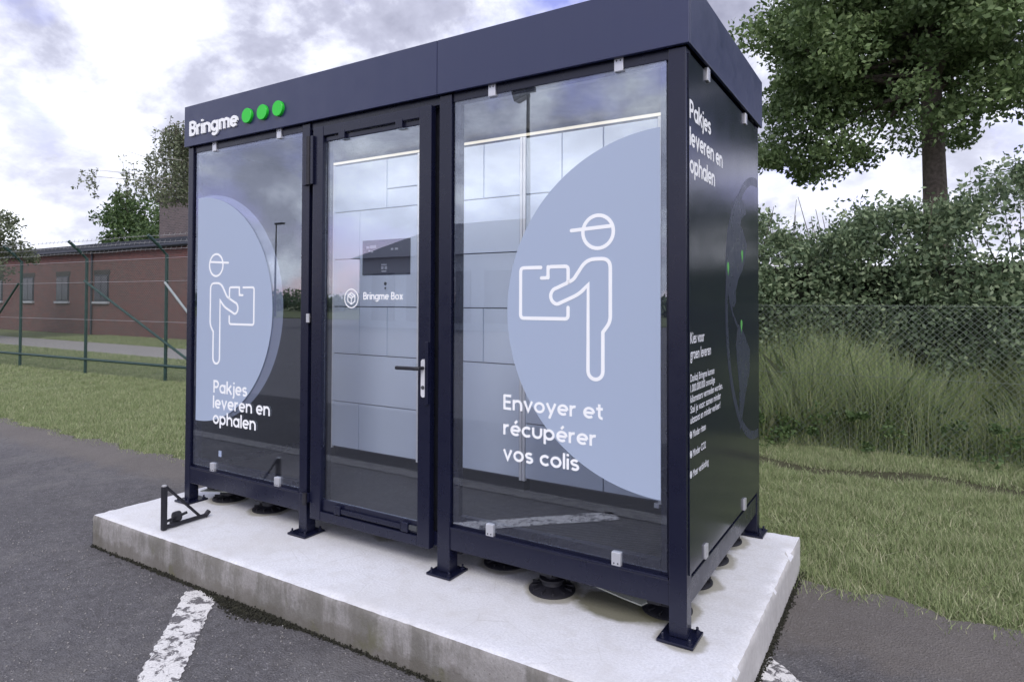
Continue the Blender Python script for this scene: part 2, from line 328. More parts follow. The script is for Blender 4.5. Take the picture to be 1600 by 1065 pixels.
# ------------------------------------------------------------------ mesh helpers
ORG = {}
def link(name, me, parent=None, origin=(0, 0, 0)):
    o = bpy.data.objects.new(name, me); C.objects.link(o); ORG[o.name] = Vector(origin)
    if parent is not None:
        o.parent = parent; o.location = Vector(origin) - ORG[parent.name]
    else: o.location = origin
    return o
def thing(name, label, cat, loc=(0, 0, 0), group=None):
    o = link(name, None, None, loc); o['label'] = label; o['category'] = cat
    if group: o['group'] = group
    return o
def tag(o, label, cat, group=None):
    o['label'] = label; o['category'] = cat
    if group: o['group'] = group
    return o
def struct(o): o['kind'] = 'structure'; return o
def stuff(o): o['kind'] = 'stuff'; return o
class MB:
    def __init__(s): s.bm = bmesh.new()
    def box(s, x0, x1, y0, y1, z0, z1, bev=.0, rot=None, piv=None):
        b = bmesh.new(); bmesh.ops.create_cube(b, size=1)
        for v in b.verts: v.co = Vector(((v.co.x + .5) * (x1 - x0) + x0, (v.co.y + .5) * (y1 - y0) + y0, (v.co.z + .5) * (z1 - z0) + z0))
        if bev: bmesh.ops.bevel(b, geom=b.edges[:], offset=bev, segments=2, affect='EDGES', profile=.6)
        if rot is not None:
            pv = Vector(piv); 
            for v in b.verts: v.co = rot @ (v.co - pv) + pv
        s._add(b); return s
    def _add(s, b):
        me = bpy.data.meshes.new('tmp'); b.to_mesh(me); b.free(); s.bm.from_mesh(me); bpy.data.meshes.remove(me)
    def tube(s, pts, r, seg=8, caps=True):
        pts = [Vector(p) for p in pts]; rs = r if isinstance(r, (list, tuple)) else [r] * len(pts); rings = []
        up = Vector((0, 0, 1))
        for i, p in enumerate(pts):
            d = (pts[min(i + 1, len(pts) - 1)] - pts[max(i - 1, 0)]).normalized()
            a = d.cross(up if abs(d.z) < .95 else Vector((1, 0, 0))).normalized(); b = d.cross(a)
            rings.append([s.bm.verts.new(p + (a * math.cos(t) + b * math.sin(t)) * rs[i]) for t in [2 * math.pi * k / seg for k in range(seg)]])
        for i in range(len(rings) - 1):
            for k in range(seg): s.bm.faces.new((rings[i][k], rings[i][(k + 1) % seg], rings[i + 1][(k + 1) % seg], rings[i + 1][k]))
        if caps: s.bm.faces.new(rings[0][::-1]); s.bm.faces.new(rings[-1])
        return s
    def lathe(s, c, prof, seg=32, axis='z'):
        c = Vector(c); rings = []
        for r, h in prof:
            ring = []
            for k in range(seg):
                t = 2 * math.pi * k / seg
                if axis == 'z': q = Vector((r * math.cos(t), r * math.sin(t), h))
                elif axis == 'y': q = Vector((r * math.cos(t), h, r * math.sin(t)))
                else: q = Vector((h, r * math.cos(t), r * math.sin(t)))
                ring.append(s.bm.verts.new(c + q))
            rings.append(ring)
        for i in range(len(rings) - 1):
            for k in range(seg): s.bm.faces.new((rings[i][k], rings[i][(k + 1) % seg], rings[i + 1][(k + 1) % seg], rings[i + 1][k]))
        s.bm.faces.new(rings[0][::-1]); s.bm.faces.new(rings[-1]); return s
    def poly(s, pts):
        s.bm.faces.new([s.bm.verts.new(Vector(p)) for p in pts]); return s
    def prism(s, pts, d):
        """closed outline pts extruded by vector d"""
        a = [s.bm.verts.new(Vector(p)) for p in pts]; b = [s.bm.verts.new(Vector(p) + Vector(d)) for p in pts]
        s.bm.faces.new(a); s.bm.faces.new(b[::-1])
        for i in range(len(a)): j = (i + 1) % len(a); s.bm.faces.new((a[j], a[i], b[i], b[j]))
        return s
    def build(s, name, mat, parent=None, smooth=False, origin=None):
        bmesh.ops.recalc_face_normals(s.bm, faces=s.bm.faces[:])
        co = [v.co.copy() for v in s.bm.verts]
        if origin is None:
            origin = Vector([(min(c[i] for c in co) + max(c[i] for c in co)) / 2 for i in range(3)])
        for v in s.bm.verts: v.co -= Vector(origin)
        me = bpy.data.meshes.new(name); s.bm.to_mesh(me); s.bm.free()
        for x in (mat if isinstance(mat, (list, tuple)) else [mat]): me.materials.append(x)
        if smooth:
            me.polygons.foreach_set('use_smooth', [True] * len(me.polygons))
        return link(name, me, parent, origin)
def smooth_angle(o, ang=35):
    me = o.data; me.polygons.foreach_set('use_smooth', [True] * len(me.polygons))
    try: me.set_sharp_from_angle(angle=rad(ang))
    except Exception: pass
    return o
def np_mesh(name, verts, nper, mat, parent=None, origin=(0, 0, 0), kind=None):
    """verts (N*nper,3): N separate polygons of nper corners"""
    verts = verts - np.array(origin, dtype=float)
    n = len(verts) // nper; me = bpy.data.meshes.new(name)
    me.vertices.add(len(verts)); me.vertices.foreach_set('co', verts.astype(np.float32).ravel())
    me.loops.add(len(verts)); me.loops.foreach_set('vertex_index', np.arange(len(verts), dtype=np.int32))
    me.polygons.add(n); me.polygons.foreach_set('loop_start', np.arange(0, len(verts), nper, dtype=np.int32)); me.polygons.foreach_set('loop_total', np.full(n, nper, dtype=np.int32))
    me.update(); me.validate(); me.materials.append(mat)
    o = link(name, me, parent, origin)
    if kind: o['kind'] = kind
    return o

# ------------------------------------------------------------------ ground, slab, markings
GZ = -.205
b = MB(); S_ = 900
b.poly([(-S_, -S_, GZ - .008), (S_, -S_, GZ - .008), (S_, S_, GZ - .008), (-S_, S_, GZ - .008)])
struct(b.build('grass', M['grass_ground']))
# asphalt lot with an irregular back edge towards the grass
def back_edge(x): return 1.15 + .25 * max(0, min(1, (x + 2) / 4)) + .05 * math.sin(x * 5.1) + .035 * math.sin(x * 13.7 + 1) + .02 * math.sin(x * 31)
xs = [-60, -40, -25] + [-20 + i * .08 for i in range(int(36 / .08))] + [30, 60]
b = MB(); low = [b.bm.verts.new((x, -36, GZ)) for x in xs]; up = [b.bm.verts.new((x, back_edge(x), GZ)) for x in xs]
for i in range(len(xs) - 1): b.bm.faces.new((low[i], low[i + 1], up[i + 1], up[i]))
struct(b.build('parking_lot', M['asphalt']))
b = MB(); PZ = GZ + .004
def stripe(b, x0, y0, x1, y1, w, z=PZ, seg=90):
    d = Vector((x1 - x0, y1 - y0, 0)); L = d.length; n = Vector((-d.y, d.x, 0)).normalized(); A = []; B_ = []
    for i in range(seg + 1):
        q = Vector((x0, y0, z)) + d * (i / seg)
        A.append(b.bm.verts.new(q + n * (w / 2 + random.uniform(-.009, .007)))); B_.append(b.bm.verts.new(q - n * (w / 2 + random.uniform(-.009, .007))))
    for i in range(seg): b.bm.faces.new((B_[i], B_[i + 1], A[i + 1], A[i]))
stripe(b, -16, -1.965, 10, -1.965, .19, seg=240)
b.build('road_marking', M['paint_old'])['kind'] = 'structure'
for x0 in (-8.1, -4.48, .945, 4.565):
    b = MB(); ys = -.475 if x0 < 3 else (1.0)
    xa = x0 + (.25 * 0) - (ys + .475) * 1.034
    if x0 < -.5: xa, ys = x0 - (.9 + .475) * 1.034, .9
    xe = x0 + (1.865 - .475) * 1.034
    stripe(b, xa, ys, xe, -1.865, .176, PZ + .0 )
    struct(b.build('road_marking', M['paint']))
# slab
SX0, SX1, SY0, SY1, SB = -.23, 3.678, -.475, 1.56, -.24
def slab():
    bm = bmesh.new(); bmesh.ops.create_cube(bm, size=1)
    for v in bm.verts: v.co = Vector(((v.co.x + .5) * (SX1 - SX0) + SX0, (v.co.y + .5) * (SY1 - SY0) + SY0, (v.co.z + .5) * (-SB) + SB))
    for ax, cuts in ((0, 110), (1, 60), (2, 8)):
        ed = [e for e in bm.edges if abs((e.verts[0].co - e.verts[1].co).normalized()[ax]) > .9]
        bmesh.ops.subdivide_edges(bm, edges=ed, cuts=cuts, use_grid_fill=True)
    from mathutils import noise as mn
    for v in bm.verts:
        p_ = v.co.copy(); ex = sum([abs(p_.x - SX0) < 1e-4 or abs(p_.x - SX1) < 1e-4, abs(p_.y - SY0) < 1e-4 or abs(p_.y - SY1) < 1e-4, abs(p_.z) < 1e-4 or abs(p_.z - SB) < 1e-4])
        n_ = mn.noise(p_ * 6) ; n2 = mn.noise(p_ * 23 + Vector((5, 3, 1))); n3 = mn.noise(p_ * 1.7 + Vector((9, 2, 7)))
        if ex >= 2 and p_.z > -.01:      # worn upper arris
            k = .007 + .007 * n2 + max(0, n_ - .2) * .035 + .004 * n3
            cx = 1 if abs(p_.x - SX0) < 1e-4 else (-1 if abs(p_.x - SX1) < 1e-4 else 0); cy = 1 if abs(p_.y - SY0) < 1e-4 else (-1 if abs(p_.y - SY1) < 1e-4 else 0)
            v.co += Vector((cx * k, cy * k, -k))
        elif p_.z < -.005: 
            if abs(p_.y - SY0) < 1e-4: v.co.y += .005 * n_ + .003 * n2 + .004 * n3
            if abs(p_.x - SX1) < 1e-4: v.co.x += .002 * n_
        if abs(p_.z) < 1e-4: v.co.z += .0012 * n_ - .0008
    me = bpy.data.meshes.new('concrete_plinth')
    for f in bm.faces:
        f.normal_update(); f.material_index = 0 if f.normal.z > .6 else (2 if f.normal.x > .6 else 1); f.smooth = True
    bm.to_mesh(me); bm.free(); me.materials.append(M['slab_top']); me.materials.append(M['slab_side']); me.materials.append(M['slab_right'])
    try: me.set_sharp_from_angle(angle=rad(50))
    except Exception: pass
    return struct(link('concrete_plinth', me))
slab()
# black strip along the left side of the slab and dark dirt line round its foot
b = MB(); b.box(SX0 - .05, SX0 - .004, SY0 + .02, SY1 + .4, GZ, -.03, .006); struct(b.build('black_edge_strip', M['strip_black']))
def crumbs(name, n, fn, mat, size):
    V = []
    for i in range(n):
        x, y, z, s = fn(); s *= size
        q = Matrix.Rotation(random.uniform(0, 6.28), 3, Vector((random.uniform(-1, 1), random.uniform(-1, 1), random.uniform(-1, 1))).normalized())
        T = [q @ Vector(k) * s + Vector((x, y, z)) for k in ((1, 1, 1), (1, -1, -1), (-1, 1, -1), (-1, -1, 1))]
        for f in ((0, 1, 2), (0, 3, 1), (0, 2, 3), (1, 3, 2)): V += [T[k][:] for k in f]
    o = np_mesh(name, np.array(V), 3, mat); o['kind'] = 'stuff'; return o
def dirt():
    while True:
        x = random.uniform(SX0, SX1); dens = .10 + 1.0 * math.exp(-((x - 1.35) / .28) ** 2) + .25 * math.exp(-((x - .6) / .12) ** 2)
        if random.random() < dens: break
    spread = .008 + .03 * math.exp(-((x - 1.35) / .25) ** 2)
    return x, SY0 - abs(random.gauss(0, spread)) + .003, GZ + abs(random.gauss(0, .007)), random.uniform(.4, 1.2)
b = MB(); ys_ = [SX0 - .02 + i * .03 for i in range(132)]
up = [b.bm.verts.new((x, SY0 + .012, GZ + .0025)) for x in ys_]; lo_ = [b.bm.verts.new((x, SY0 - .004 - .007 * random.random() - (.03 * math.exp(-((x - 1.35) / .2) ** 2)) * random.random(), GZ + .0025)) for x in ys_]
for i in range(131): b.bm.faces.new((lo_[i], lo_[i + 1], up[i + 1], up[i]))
struct(b.build('joint', M['strip_black']))
tag(crumbs('moss', 6500, dirt, M['moss'], .0045), 'dark moss and dirt gathered along the foot of the slab', 'moss')
def dirt2(): return SX1 + abs(random.gauss(0, .012)), random.uniform(SY0, SY1), GZ + abs(random.gauss(0, .006)), random.uniform(.4, 1.1)
tag(crumbs('moss', 2200, dirt2, M['moss'], .004), 'thin dark dirt line along the right foot of the slab', 'moss')
tag(crumbs('grit', 2600, lambda: (random.uniform(-3, 3.6), random.uniform(-1.9, -.5), GZ + .003, random.uniform(.3, 1)), M['gravel'], .0035), 'loose grit scattered over the asphalt before the slab', 'grit')

# ------------------------------------------------------------------ stroke lettering
def A(cx, cy, rx, ry, a0, a1, n=16): return [(cx + rx * math.cos(rad(a0 + (a1 - a0) * i / n)), cy + ry * math.sin(rad(a0 + (a1 - a0) * i / n))) for i in range(n + 1)]
O_ = A(.35, .35, .28, .28, 90, 450, 32)
GL = {
 'a': (.72, [O_, [(.63, 0), (.63, .7)]]),
 'c': (.60, [A(.35, .35, .28, .28, 45, 315, 24)]),
 'e': (.68, [[(.10, .35), (.62, .35)], A(.35, .35, .28, .28, 0, 312, 28)]),
 'é': (.68, [[(.10, .35), (.62, .35)], A(.35, .35, .28, .28, 0, 312, 28), [(.30, .82), (.46, 1.0)]]),
 'g': (.72, [O_, [(.63, .7), (.63, 0)] + A(.37, 0, .26, .22, 0, -150)]),
 'h': (.66, [[(.07, 0), (.07, 1)], A(.33, .37, .26, .26, 180, 0) + [(.59, 0)]]),
 'i': (.14, [[(.07, 0), (.07, .7)], [(.07, .84), (.07, .98)]]),
 'j': (.22, [[(.15, .7), (.15, -.1)] + A(.0, -.1, .15, .14, 0, -80, 6), [(.15, .84), (.15, .98)]]),
 'k': (.60, [[(.07, 0), (.07, 1)], [(.54, .7), (.10, .29)], [(.25, .43), (.58, 0)]]),
 'l': (.14, [[(.07, 0), (.07, 1)]]),
 'm': (.98, [[(.07, 0), (.07, .7)], A(.28, .42, .21, .21, 180, 0) + [(.49, 0)], A(.70, .42, .21, .21, 180, 0) + [(.91, 0)]]),
 'n': (.66, [[(.07, 0), (.07, .7)], A(.33, .37, .26, .26, 180, 0) + [(.59, 0)]]),
 'o': (.70, [O_]),
 'p': (.72, [O_[:], [(.07, -.28), (.07, .7)]]),
 'r': (.40, [[(.07, 0), (.07, .7)], A(.31, .37, .24, .26, 180, 75, 10)]),
 's': (.54, [A(.27, .495, .19, .14, 30, 270) + A(.27, .21, .20, .145, 90, -150)[1:]]),
 't': (.44, [[(.19, .93), (.19, .24)] + A(.36, .24, .17, .17, 180, 280, 8), [(.01, .64), (.40, .64)]]),
 'u': (.66, [[(.07, .7), (.07, .33)] + A(.33, .33, .26, .26, 180, 360) + [(.59, .7)]]),
 'v': (.62, [[(.05, .7), (.31, .05), (.57, .7)]]),
 'y': (.64, [[(.05, .7), (.33, .06)], [(.60, .7), (.20, -.28)]]),
 'x': (.60, [[(.07, 0), (.53, .7)], [(.53, 0), (.07, .7)]]),
 'P': (.62, [[(.07, 0), (.07, 1)], [(.07, .93), (.32, .93)] + A(.32, .69, .24, .24, 90, -90) + [(.07, .45)]]),
 'B': (.64, [[(.07, 0), (.07, 1)], [(.07, .93), (.33, .93)] + A(.33, .73, .20, .20, 90, -90) + [(.07, .53)], [(.33, .53)] + A(.35, .30, .23, .23, 90, -90) + [(.07, .07)]]),
 'E': (.56, [[(.07, 0), (.07, 1)], [(.07, .93), (.54, .93)], [(.07, .52), (.50, .52)], [(.07, .07), (.54, .07)]]),
 ' ': (.26, []),
}
def ribbon(pts, w):
    P_ = [Vector((a, b_)) for a, b_ in pts]; q = [P_[0]]
    for v in P_[1:]:
        if (v - q[-1]).length > 1e-6: q.append(v)
    P_ = q; closed = (P_[0] - P_[-1]).length < 1e-5
    if closed: P_ = P_[:-1]
    n = len(P_); L = []; R = []
    for i in range(n):
        a = P_[i - 1] if (i > 0 or closed) else None; c = P_[(i + 1) % n] if (i < n - 1 or closed) else None
        d1 = (P_[i] - a).normalized() if a is not None else None; d2 = (c - P_[i]).normalized() if c is not None else None
        if d1 is None: d1 = d2
        if d2 is None: d2 = d1
        n1 = Vector((-d1.y, d1.x)); n2 = Vector((-d2.y, d2.x)); mm = (n1 + n2)
        mm = mm.normalized() if mm.length > 1e-6 else n1
        k = w / 2 / max(.5, mm.dot(n1)); L.append(P_[i] + mm * k); R.append(P_[i] - mm * k)
    return L, R, closed
def strokes_to_mb(mb, strokes, w, to3, depth=.0006, caps=False):
    """strokes in plane units; to3(u,v,d) -> world, d = height off the surface"""
    for si, st in enumerate(strokes):
        L, R, closed = ribbon(st, w); n = len(L); dd = depth + .00006 * (si % 7)
        fl = [mb.bm.verts.new(to3(p.x, p.y, dd)) for p in L]; fr = [mb.bm.verts.new(to3(p.x, p.y, dd)) for p in R]
        bl = [mb.bm.verts.new(to3(p.x, p.y, 0)) for p in L]; br = [mb.bm.verts.new(to3(p.x, p.y, 0)) for p in R]
        for i in range(n if closed else n - 1):
            j = (i + 1) % n
            mb.bm.faces.new((fl[i], fl[j], fr[j], fr[i])); mb.bm.faces.new((fl[j], fl[i], bl[i], bl[j])); mb.bm.faces.new((fr[i], fr[j], br[j], br[i]))
        if not closed:
            mb.bm.faces.new((fl[0], fr[0], br[0], bl[0])); mb.bm.faces.new((fr[-1], fl[-1], bl[-1], br[-1]))
            if caps:
                for e, (pa, pb) in ((0, (L[0], R[0])), (-1, (L[-1], R[-1]))):
                    c = (pa + pb) / 2; r_ = w / 2
                    mb.bm.faces.new([mb.bm.verts.new(to3(c.x + r_ * math.cos(t), c.y + r_ * math.sin(t), dd + .00003)) for t in [2 * math.pi * k / 16 for k in range(16)]])
def text_strokes(txt, u0, v0, cap, width=None, gap=.095):
    x = 0; out = []
    for ch in txt:
        adv, st = GL[ch]
        for s_ in st: out.append([(x + a, b_) for a, b_ in s_])
        x += adv + gap
    tot = x - gap; sx = (width / tot) if width else cap
    return [[(u0 + a * sx, v0 + b_ * cap) for a, b_ in s_] for s_ in out], sx
def lettering(lines, parent, mat, plane, w=.145, depth=.0008, name='lettering'):
    for txt, u0, v0, cap, width in lines:
        gap = .095; tot = sum(GL[c][0] for c in txt) + gap * (len(txt) - 1); sx = width / tot; x = 0
        for word in txt.split(' '):
            st, _ = text_strokes(word, u0 + x * sx, v0, cap, sx * (sum(GL[c][0] for c in word) + gap * (len(word) - 1)))
            mb = MB(); strokes_to_mb(mb, st, w * (cap + sx) / 2, plane, depth); o = mb.build(name, mat, parent)
            x += sum(GL[c][0] for c in word) + gap * len(word) + GL[' '][0] + gap
    return o
def raised_letters(txt, u0, v0, cap, width, parent, mat, plane, w, depth, gap=.095):
    tot = sum(GL[c][0] for c in txt) + gap * (len(txt) - 1); sx = width / tot; x = 0
    for ch in txt:
        adv, st = GL[ch]; mb = MB(); strokes_to_mb(mb, [[(u0 + (x + a) * sx, v0 + b_ * cap) for a, b_ in s_] for s_ in st], w * (cap + sx) / 2, plane, depth)
        mb.build('letter', mat, parent); x += adv + gap
def front(y): return lambda u, v, d: Vector((u, y - d, v))
def side(x): return lambda u, v, d: Vector((x + d, u, v))

# ------------------------------------------------------------------ the kiosk
W, D, H, HF = 3.462, 1.501, 2.715, 2.436
kiosk = thing('parcel_kiosk', 'dark anthracite glazed parcel locker kiosk on the white concrete slab', 'kiosk', (W / 2, D / 2, 0))
GY = .014                                   # front face of the glass
POSTS = [(0, .055), (1.155, 1.222), (2.19, 2.268), (3.388, W)]
for i, (a, c) in enumerate(POSTS):
    MB().box(a, c, 0, .07, .014, HF - .004, .004).build('post', M['frame'], kiosk)
for a, c in (POSTS[0], POSTS[3]):
    MB().box(a, c, D - .07, D, .014, HF - .004, .004).build('post', M['frame'], kiosk)
for x, y in FEET:
    f = MB().box(x - .075, x + .075, y - .075, y + .08, .001, .013, .003).build('base_plate', M['frame'], kiosk)
    for dx, dy in ((-.055, -.055), (.055, -.055), (.055, .06), (-.055, .06)):
        MB().lathe((x + dx, y + dy, .013), [(.012, 0), (.012, .007), (.006, .008), (.006, .02), (.004, .022)], 8).build('bolt', M['frame'], f)
# bottom beams
for a, c in ((POSTS[0][1], POSTS[1][0]), (POSTS[2][1], POSTS[3][0])):
    MB().box(a, c, .004, .064, .132, .236, .004).build('beam', M['frame'], kiosk)
MB().box(POSTS[1][1], POSTS[2][0], .03, .07, .118, .19, .004).build('beam', M['frame'], kiosk)
MB().box(W - .064, W - .004, .07, D - .07, .132, .236, .004).build('beam', M['frame'], kiosk)
MB().box(.004, .064, .07, D - .07, .132, .236, .004).build('beam', M['frame'], kiosk)
MB().box(.055, W - .07, D - .064, D - .004, .132, .236, .004).build('beam', M['frame'], kiosk)
MB().box(.066, W - .066, .072, D - .066, .15, .20).build('floor', M['floor'], kiosk)
for k in range(7):
    MB().box(.15 + k * .52, .21 + k * .52, .07, D - .07, .09, .148, .003).build('joist', M['rubber'], kiosk)
MB().prism([(2.98, .06, .115), (3.16, .07, .080), (3.24, .085, .062), (3.27, .14, .07), (3.1, .3, .125)], (0, 0, .006)).build('underlay', M['underlay'], kiosk)
MB().prism([(.06, .08, .055), (.36, .10, .09), (.3, .42, .1), (.06, .3, .06)], (0, 0, .006)).build('underlay', M['underlay'], kiosk)
# top head beams behind the fascia
for a, c in ((POSTS[0][1], POSTS[1][0]), (POSTS[1][1], POSTS[2][0]), (POSTS[2][1], POSTS[3][0])):
    MB().box(a, c, .012, .06, HF - .045, HF + .05, .003).build('beam', M['frame'], kiosk)
MB().box(W - .06, W - .012, .07, D - .07, HF - .03, HF + .05, .003).build('beam', M['frame'], kiosk)
# fascia and roof
MB().box(-.02, 2.187, -.021, -.001, HF, H, .0025).build('fascia', M['fascia'], kiosk)
MB().box(2.190, W + .02, -.021, -.001, HF, H, .0025).build('fascia', M['fascia'], kiosk)
MB().box(W + .006, W + .021, -.0005, D + .02, HF, H, .0025).build('fascia', M['fascia'], kiosk)
MB().box(-.021, -.001, -.0005, D + .02, HF, H, .0025).build('fascia', M['fascia'], kiosk)
MB().box(0, W, D + .001, D + .02, HF, H, .0025).build('fascia', M['fascia'], kiosk)
MB().box(.002, W - .002, .002, D - .002, H - .06, H - .03).build('roof', M['roof'], kiosk)
MB().box(.06, W - .062, .062, D - .062, 2.428, 2.45).build('ceiling', M['black'], kiosk)
MB().box(.06, W - .062, D - .05, D - .03, .236, 2.43).build('rear_panel', M['black'], kiosk)
MB().box(.02, .04, .072, D - .072, .236, 2.43).build('side_panel', M['black'], kiosk)
for a, c in ((1.2225, 1.345), (2.085, 2.1895)):
    MB().box(a, c, .045, .072, .192, HF - .047).build('jamb', M['black'], kiosk)

def clip(x, z, parent, up, m='white_metal'):
    mb = MB(); mb.box(x - .021, x + .021, GY - .012, GY + .02, z - .032, z + .032, .003)
    o = mb.build('clip', M[m], parent)
    sub = MB()
    for dx in (-.009, .009): sub.lathe((x + dx, GY - .012, z - .014 * up), [(.0035, 0), (.0035, -.0015), (.001, -.002)], 8, 'y')
    sub.build('screw', M['pole'], parent)
    return o
def disc(name, mat, parent, cx, cz, r, x0, x1, y, th=.0008, z0=0.0, z1=9):
    mb = MB(); n = 90; xa, xb = max(x0, cx - r), min(x1, cx + r)
    xs_ = [xa + (xb - xa) * (.5 - .5 * math.cos(math.pi * i / n)) for i in range(n + 1)]
    lo, hi = [], []
    for x in xs_:
        h = math.sqrt(max(1e-9, r * r - (x - cx) ** 2)); lo.append((x, y, max(z0, cz - h))); hi.append((x, y, min(z1, cz + h)))
    mb.prism(lo + hi[::-1], (0, th, 0)); return mb.build(name, mat, parent)
def window_frame(x0, x1, gx0, gx1, gz0, gz1, z0, z1):
    mb = MB()
    mb.box(x0, gx0 + .004, .024, .058, z0, z1, .003); mb.box(gx1 - .004, x1, .024, .058, z0, z1, .003)
    mb.box(gx0 + .005, gx1 - .005, .022, .056, z0, gz0 + .01, .003); mb.box(gx0 + .005, gx1 - .005, .022, .056, gz1 - .01, z1, .003)
    # small outer ledge that catches the light
    mb.box(x0 + .001, x1 - .001, -.0, .020, z0 - .002, z0 + .008, .002)
    return mb.build('window', M['frame'], kiosk)
# left window
wl = window_frame(.057, 1.153, .098, 1.136, .292, 2.383, .238, HF - .047)
MB().box(.072, 1.146, GY, GY + .006, .262, 2.412).build('pane', M['glass'], wl)
disc('film', M['film_thin'], wl, .215, 1.33, .757, .099, 1.13, GY + .008, z0=.3)
disc('film', M['film'], wl, .126, 1.32, .757, .099, 1.13, GY - .0009, th=.0006, z0=.295)
for x in (.285, .939): clip(x, 2.41, wl, -1)
for x in (.30, .948): clip(x, .268, wl, 1)
MB().box(.345, .375, GY + .0075, GY + .0085, .345, .385).build('sticker', M['locker'], wl)
lettering([('Pakjes', .295, .765, .083, .352), ('leveren en', .291, .663, .083, .578), ('ophalen', .293, .560, .083, .442)], wl, M['letter'], front(GY - .0011), .155)
# right window
wr = window_frame(2.270, 3.386, 2.303, 3.352, .292, 2.385, .238, HF - .047)
MB().box(2.279, 3.376, GY, GY + .006, .262, 2.412).build('pane', M['glass'], wr)
disc('film', M['film'], wr, 3.378, 1.334, .781, 2.305, 3.350, GY - .0009, th=.0006, z0=.295)
for x in (2.509, 3.168): clip(x, 2.413, wr, -1)
for x in (2.505, 3.156): clip(x, .27, wr, 1)
lettering([('Envoyer et', 2.577, .862, .071, .517), ('récupérer', 2.577, .742, .071, .483), ('vos colis', 2.577, .622, .071, .400)], wr, M['letter'], front(GY - .0011), .158)
# courier pictograms: each outline is drawn with a round-ended line
def rnd(pts, r, n=6):
    """round the inner corners of an open polyline"""
    P_ = [Vector(p) for p in pts]; out = [tuple(P_[0])]
    for i in range(1, len(P_) - 1):
        a, b_, c = P_[i - 1], P_[i], P_[i + 1]; d1 = (a - b_); d2 = (c - b_); rr = min(r, d1.length * .48, d2.length * .48)
        s0 = b_ + d1.normalized() * rr; s1 = b_ + d2.normalized() * rr
        for k in range(n + 1):
            t = k / n; q = s0.lerp(b_, t).lerp(b_.lerp(s1, t), t); out.append(tuple(q))
    out.append(tuple(P_[-1])); return out
def courier(parent, f, w):
    """f maps the pictogram of the right window (u rightwards) to a position"""
    S = []
    S.append(A(3.067, 1.688, .073, .073, 0, 360, 36))
    S.append([(2.937, 1.700), (3.136, 1.711)])
    S.append(rnd([(2.780, 1.537), (2.671, 1.537), (2.671, 1.300), (2.921, 1.300), (2.921, 1.352)], .018))
    S.append(rnd([(2.783, 1.488), (2.818, 1.488), (2.818, 1.539), (2.921, 1.539), (2.921, 1.470)], .016))
    S.append([(2.818, 1.488), (2.818, 1.539)])
    body = [(2.916, 1.466), (2.946, 1.476), (3.012, 1.568), (3.126, 1.568), (3.126, 1.29), (3.091, 1.245)]
    top = rnd(body, .042)
    leg = A(3.0555, 1.072, .0355, .036, 0, -180, 14)
    tail = [(3.020, 1.46), (2.985, 1.418)]
    fore = rnd([(3.020, 1.454), (2.975, 1.412), (2.870, 1.368)], .03)[1:]
    hand = A(2.868, 1.404, .036, .037, -100, -260, 12)
    S.append(top + [(3.091, 1.072)] + leg + [(3.020, 1.454)] + fore + hand + [(2.932, 1.470)])
    mb = MB(); strokes_to_mb(mb, [[f(u, v) for u, v in s_] for s_ in S], w, front(GY - .0011), .0008, caps=True)
    return mb.build('pictogram', M['letter'], parent)
courier(wr, lambda u, v: (u, v), .0165)
# left one is the mirror image, about the same size
courier(wl, lambda u, v: (.255 + (3.126 - u) * 1.0 - .005, (v - 1.033) * 1.005 + .955), .0135)

# side panel on the right
sp_ = MB()
sp_.box(W - .052, W - .018, .072, .098, .238, HF - .032, .003); sp_.box(W - .052, W - .018, D - .098, D - .072, .238, HF - .032, .003)
sp_.box(W - .052, W - .018, .1, D - .1, .238, .275, .003); sp_.box(W - .052, W - .018, .1, D - .1, HF - .07, HF - .032, .003)
side_p = sp_.build('side_panel', M['frame'], kiosk)
MB().box(W + .0006, W + .0046, .030, D - .038, .262, 2.412, .001).build('pane', M['dark_glass'], side_p)
SXP = W + .0046
for y, z in ((.313, 2.402), (1.10, 2.392), (.262, .29), (1.05, .288)):
    MB().box(SXP - .008, SXP + .010, y - .021, y + .021, z - .03, z + .03, .003).build('clip', M['white_metal'], side_p)
lettering([('Pakjes', .040, 2.143, .078, .335), ('leveren en', .040, 2.030, .078, .552), ('ophalen', .040, 1.917, .078, .405)], side_p, M['letter'], side(SXP), .165)
def ring_arc():
    mb = MB(); cy_, cz_, r0, r1 = 1.408, 1.347, .715, .762; V0, V1 = [], []
    for i in range(73):
        t = rad(87.5 + (272.5 - 87.5) * i / 72)
        q = lambda r: (SXP, min(D - .05, cy_ + r * math.cos(t)), cz_ + r * math.sin(t))
        V0.append(q(r0)); V1.append(q(r1))
    f0 = [mb.bm.verts.new(Vector(q) + Vector((.0008, 0, 0))) for q in V0]; f1 = [mb.bm.verts.new(Vector(q) + Vector((.0008, 0, 0))) for q in V1]
    g0 = [mb.bm.verts.new(Vector(q)) for q in V0]; g1 = [mb.bm.verts.new(Vector(q)) for q in V1]
    for i in range(72):
        if abs(V0[i][1] - V0[i + 1][1]) + abs(V0[i][2] - V0[i + 1][2]) < 1e-6: continue
        mb.bm.faces.new((f0[i], f0[i + 1], f1[i + 1], f1[i])); mb.bm.faces.new((f1[i], f1[i + 1], g1[i + 1], g1[i])); mb.bm.faces.new((f0[i + 1], f0[i], g0[i], g0[i + 1]))
    return mb.build('globe_print', M['globe'], side_p)
gp = ring_arc()
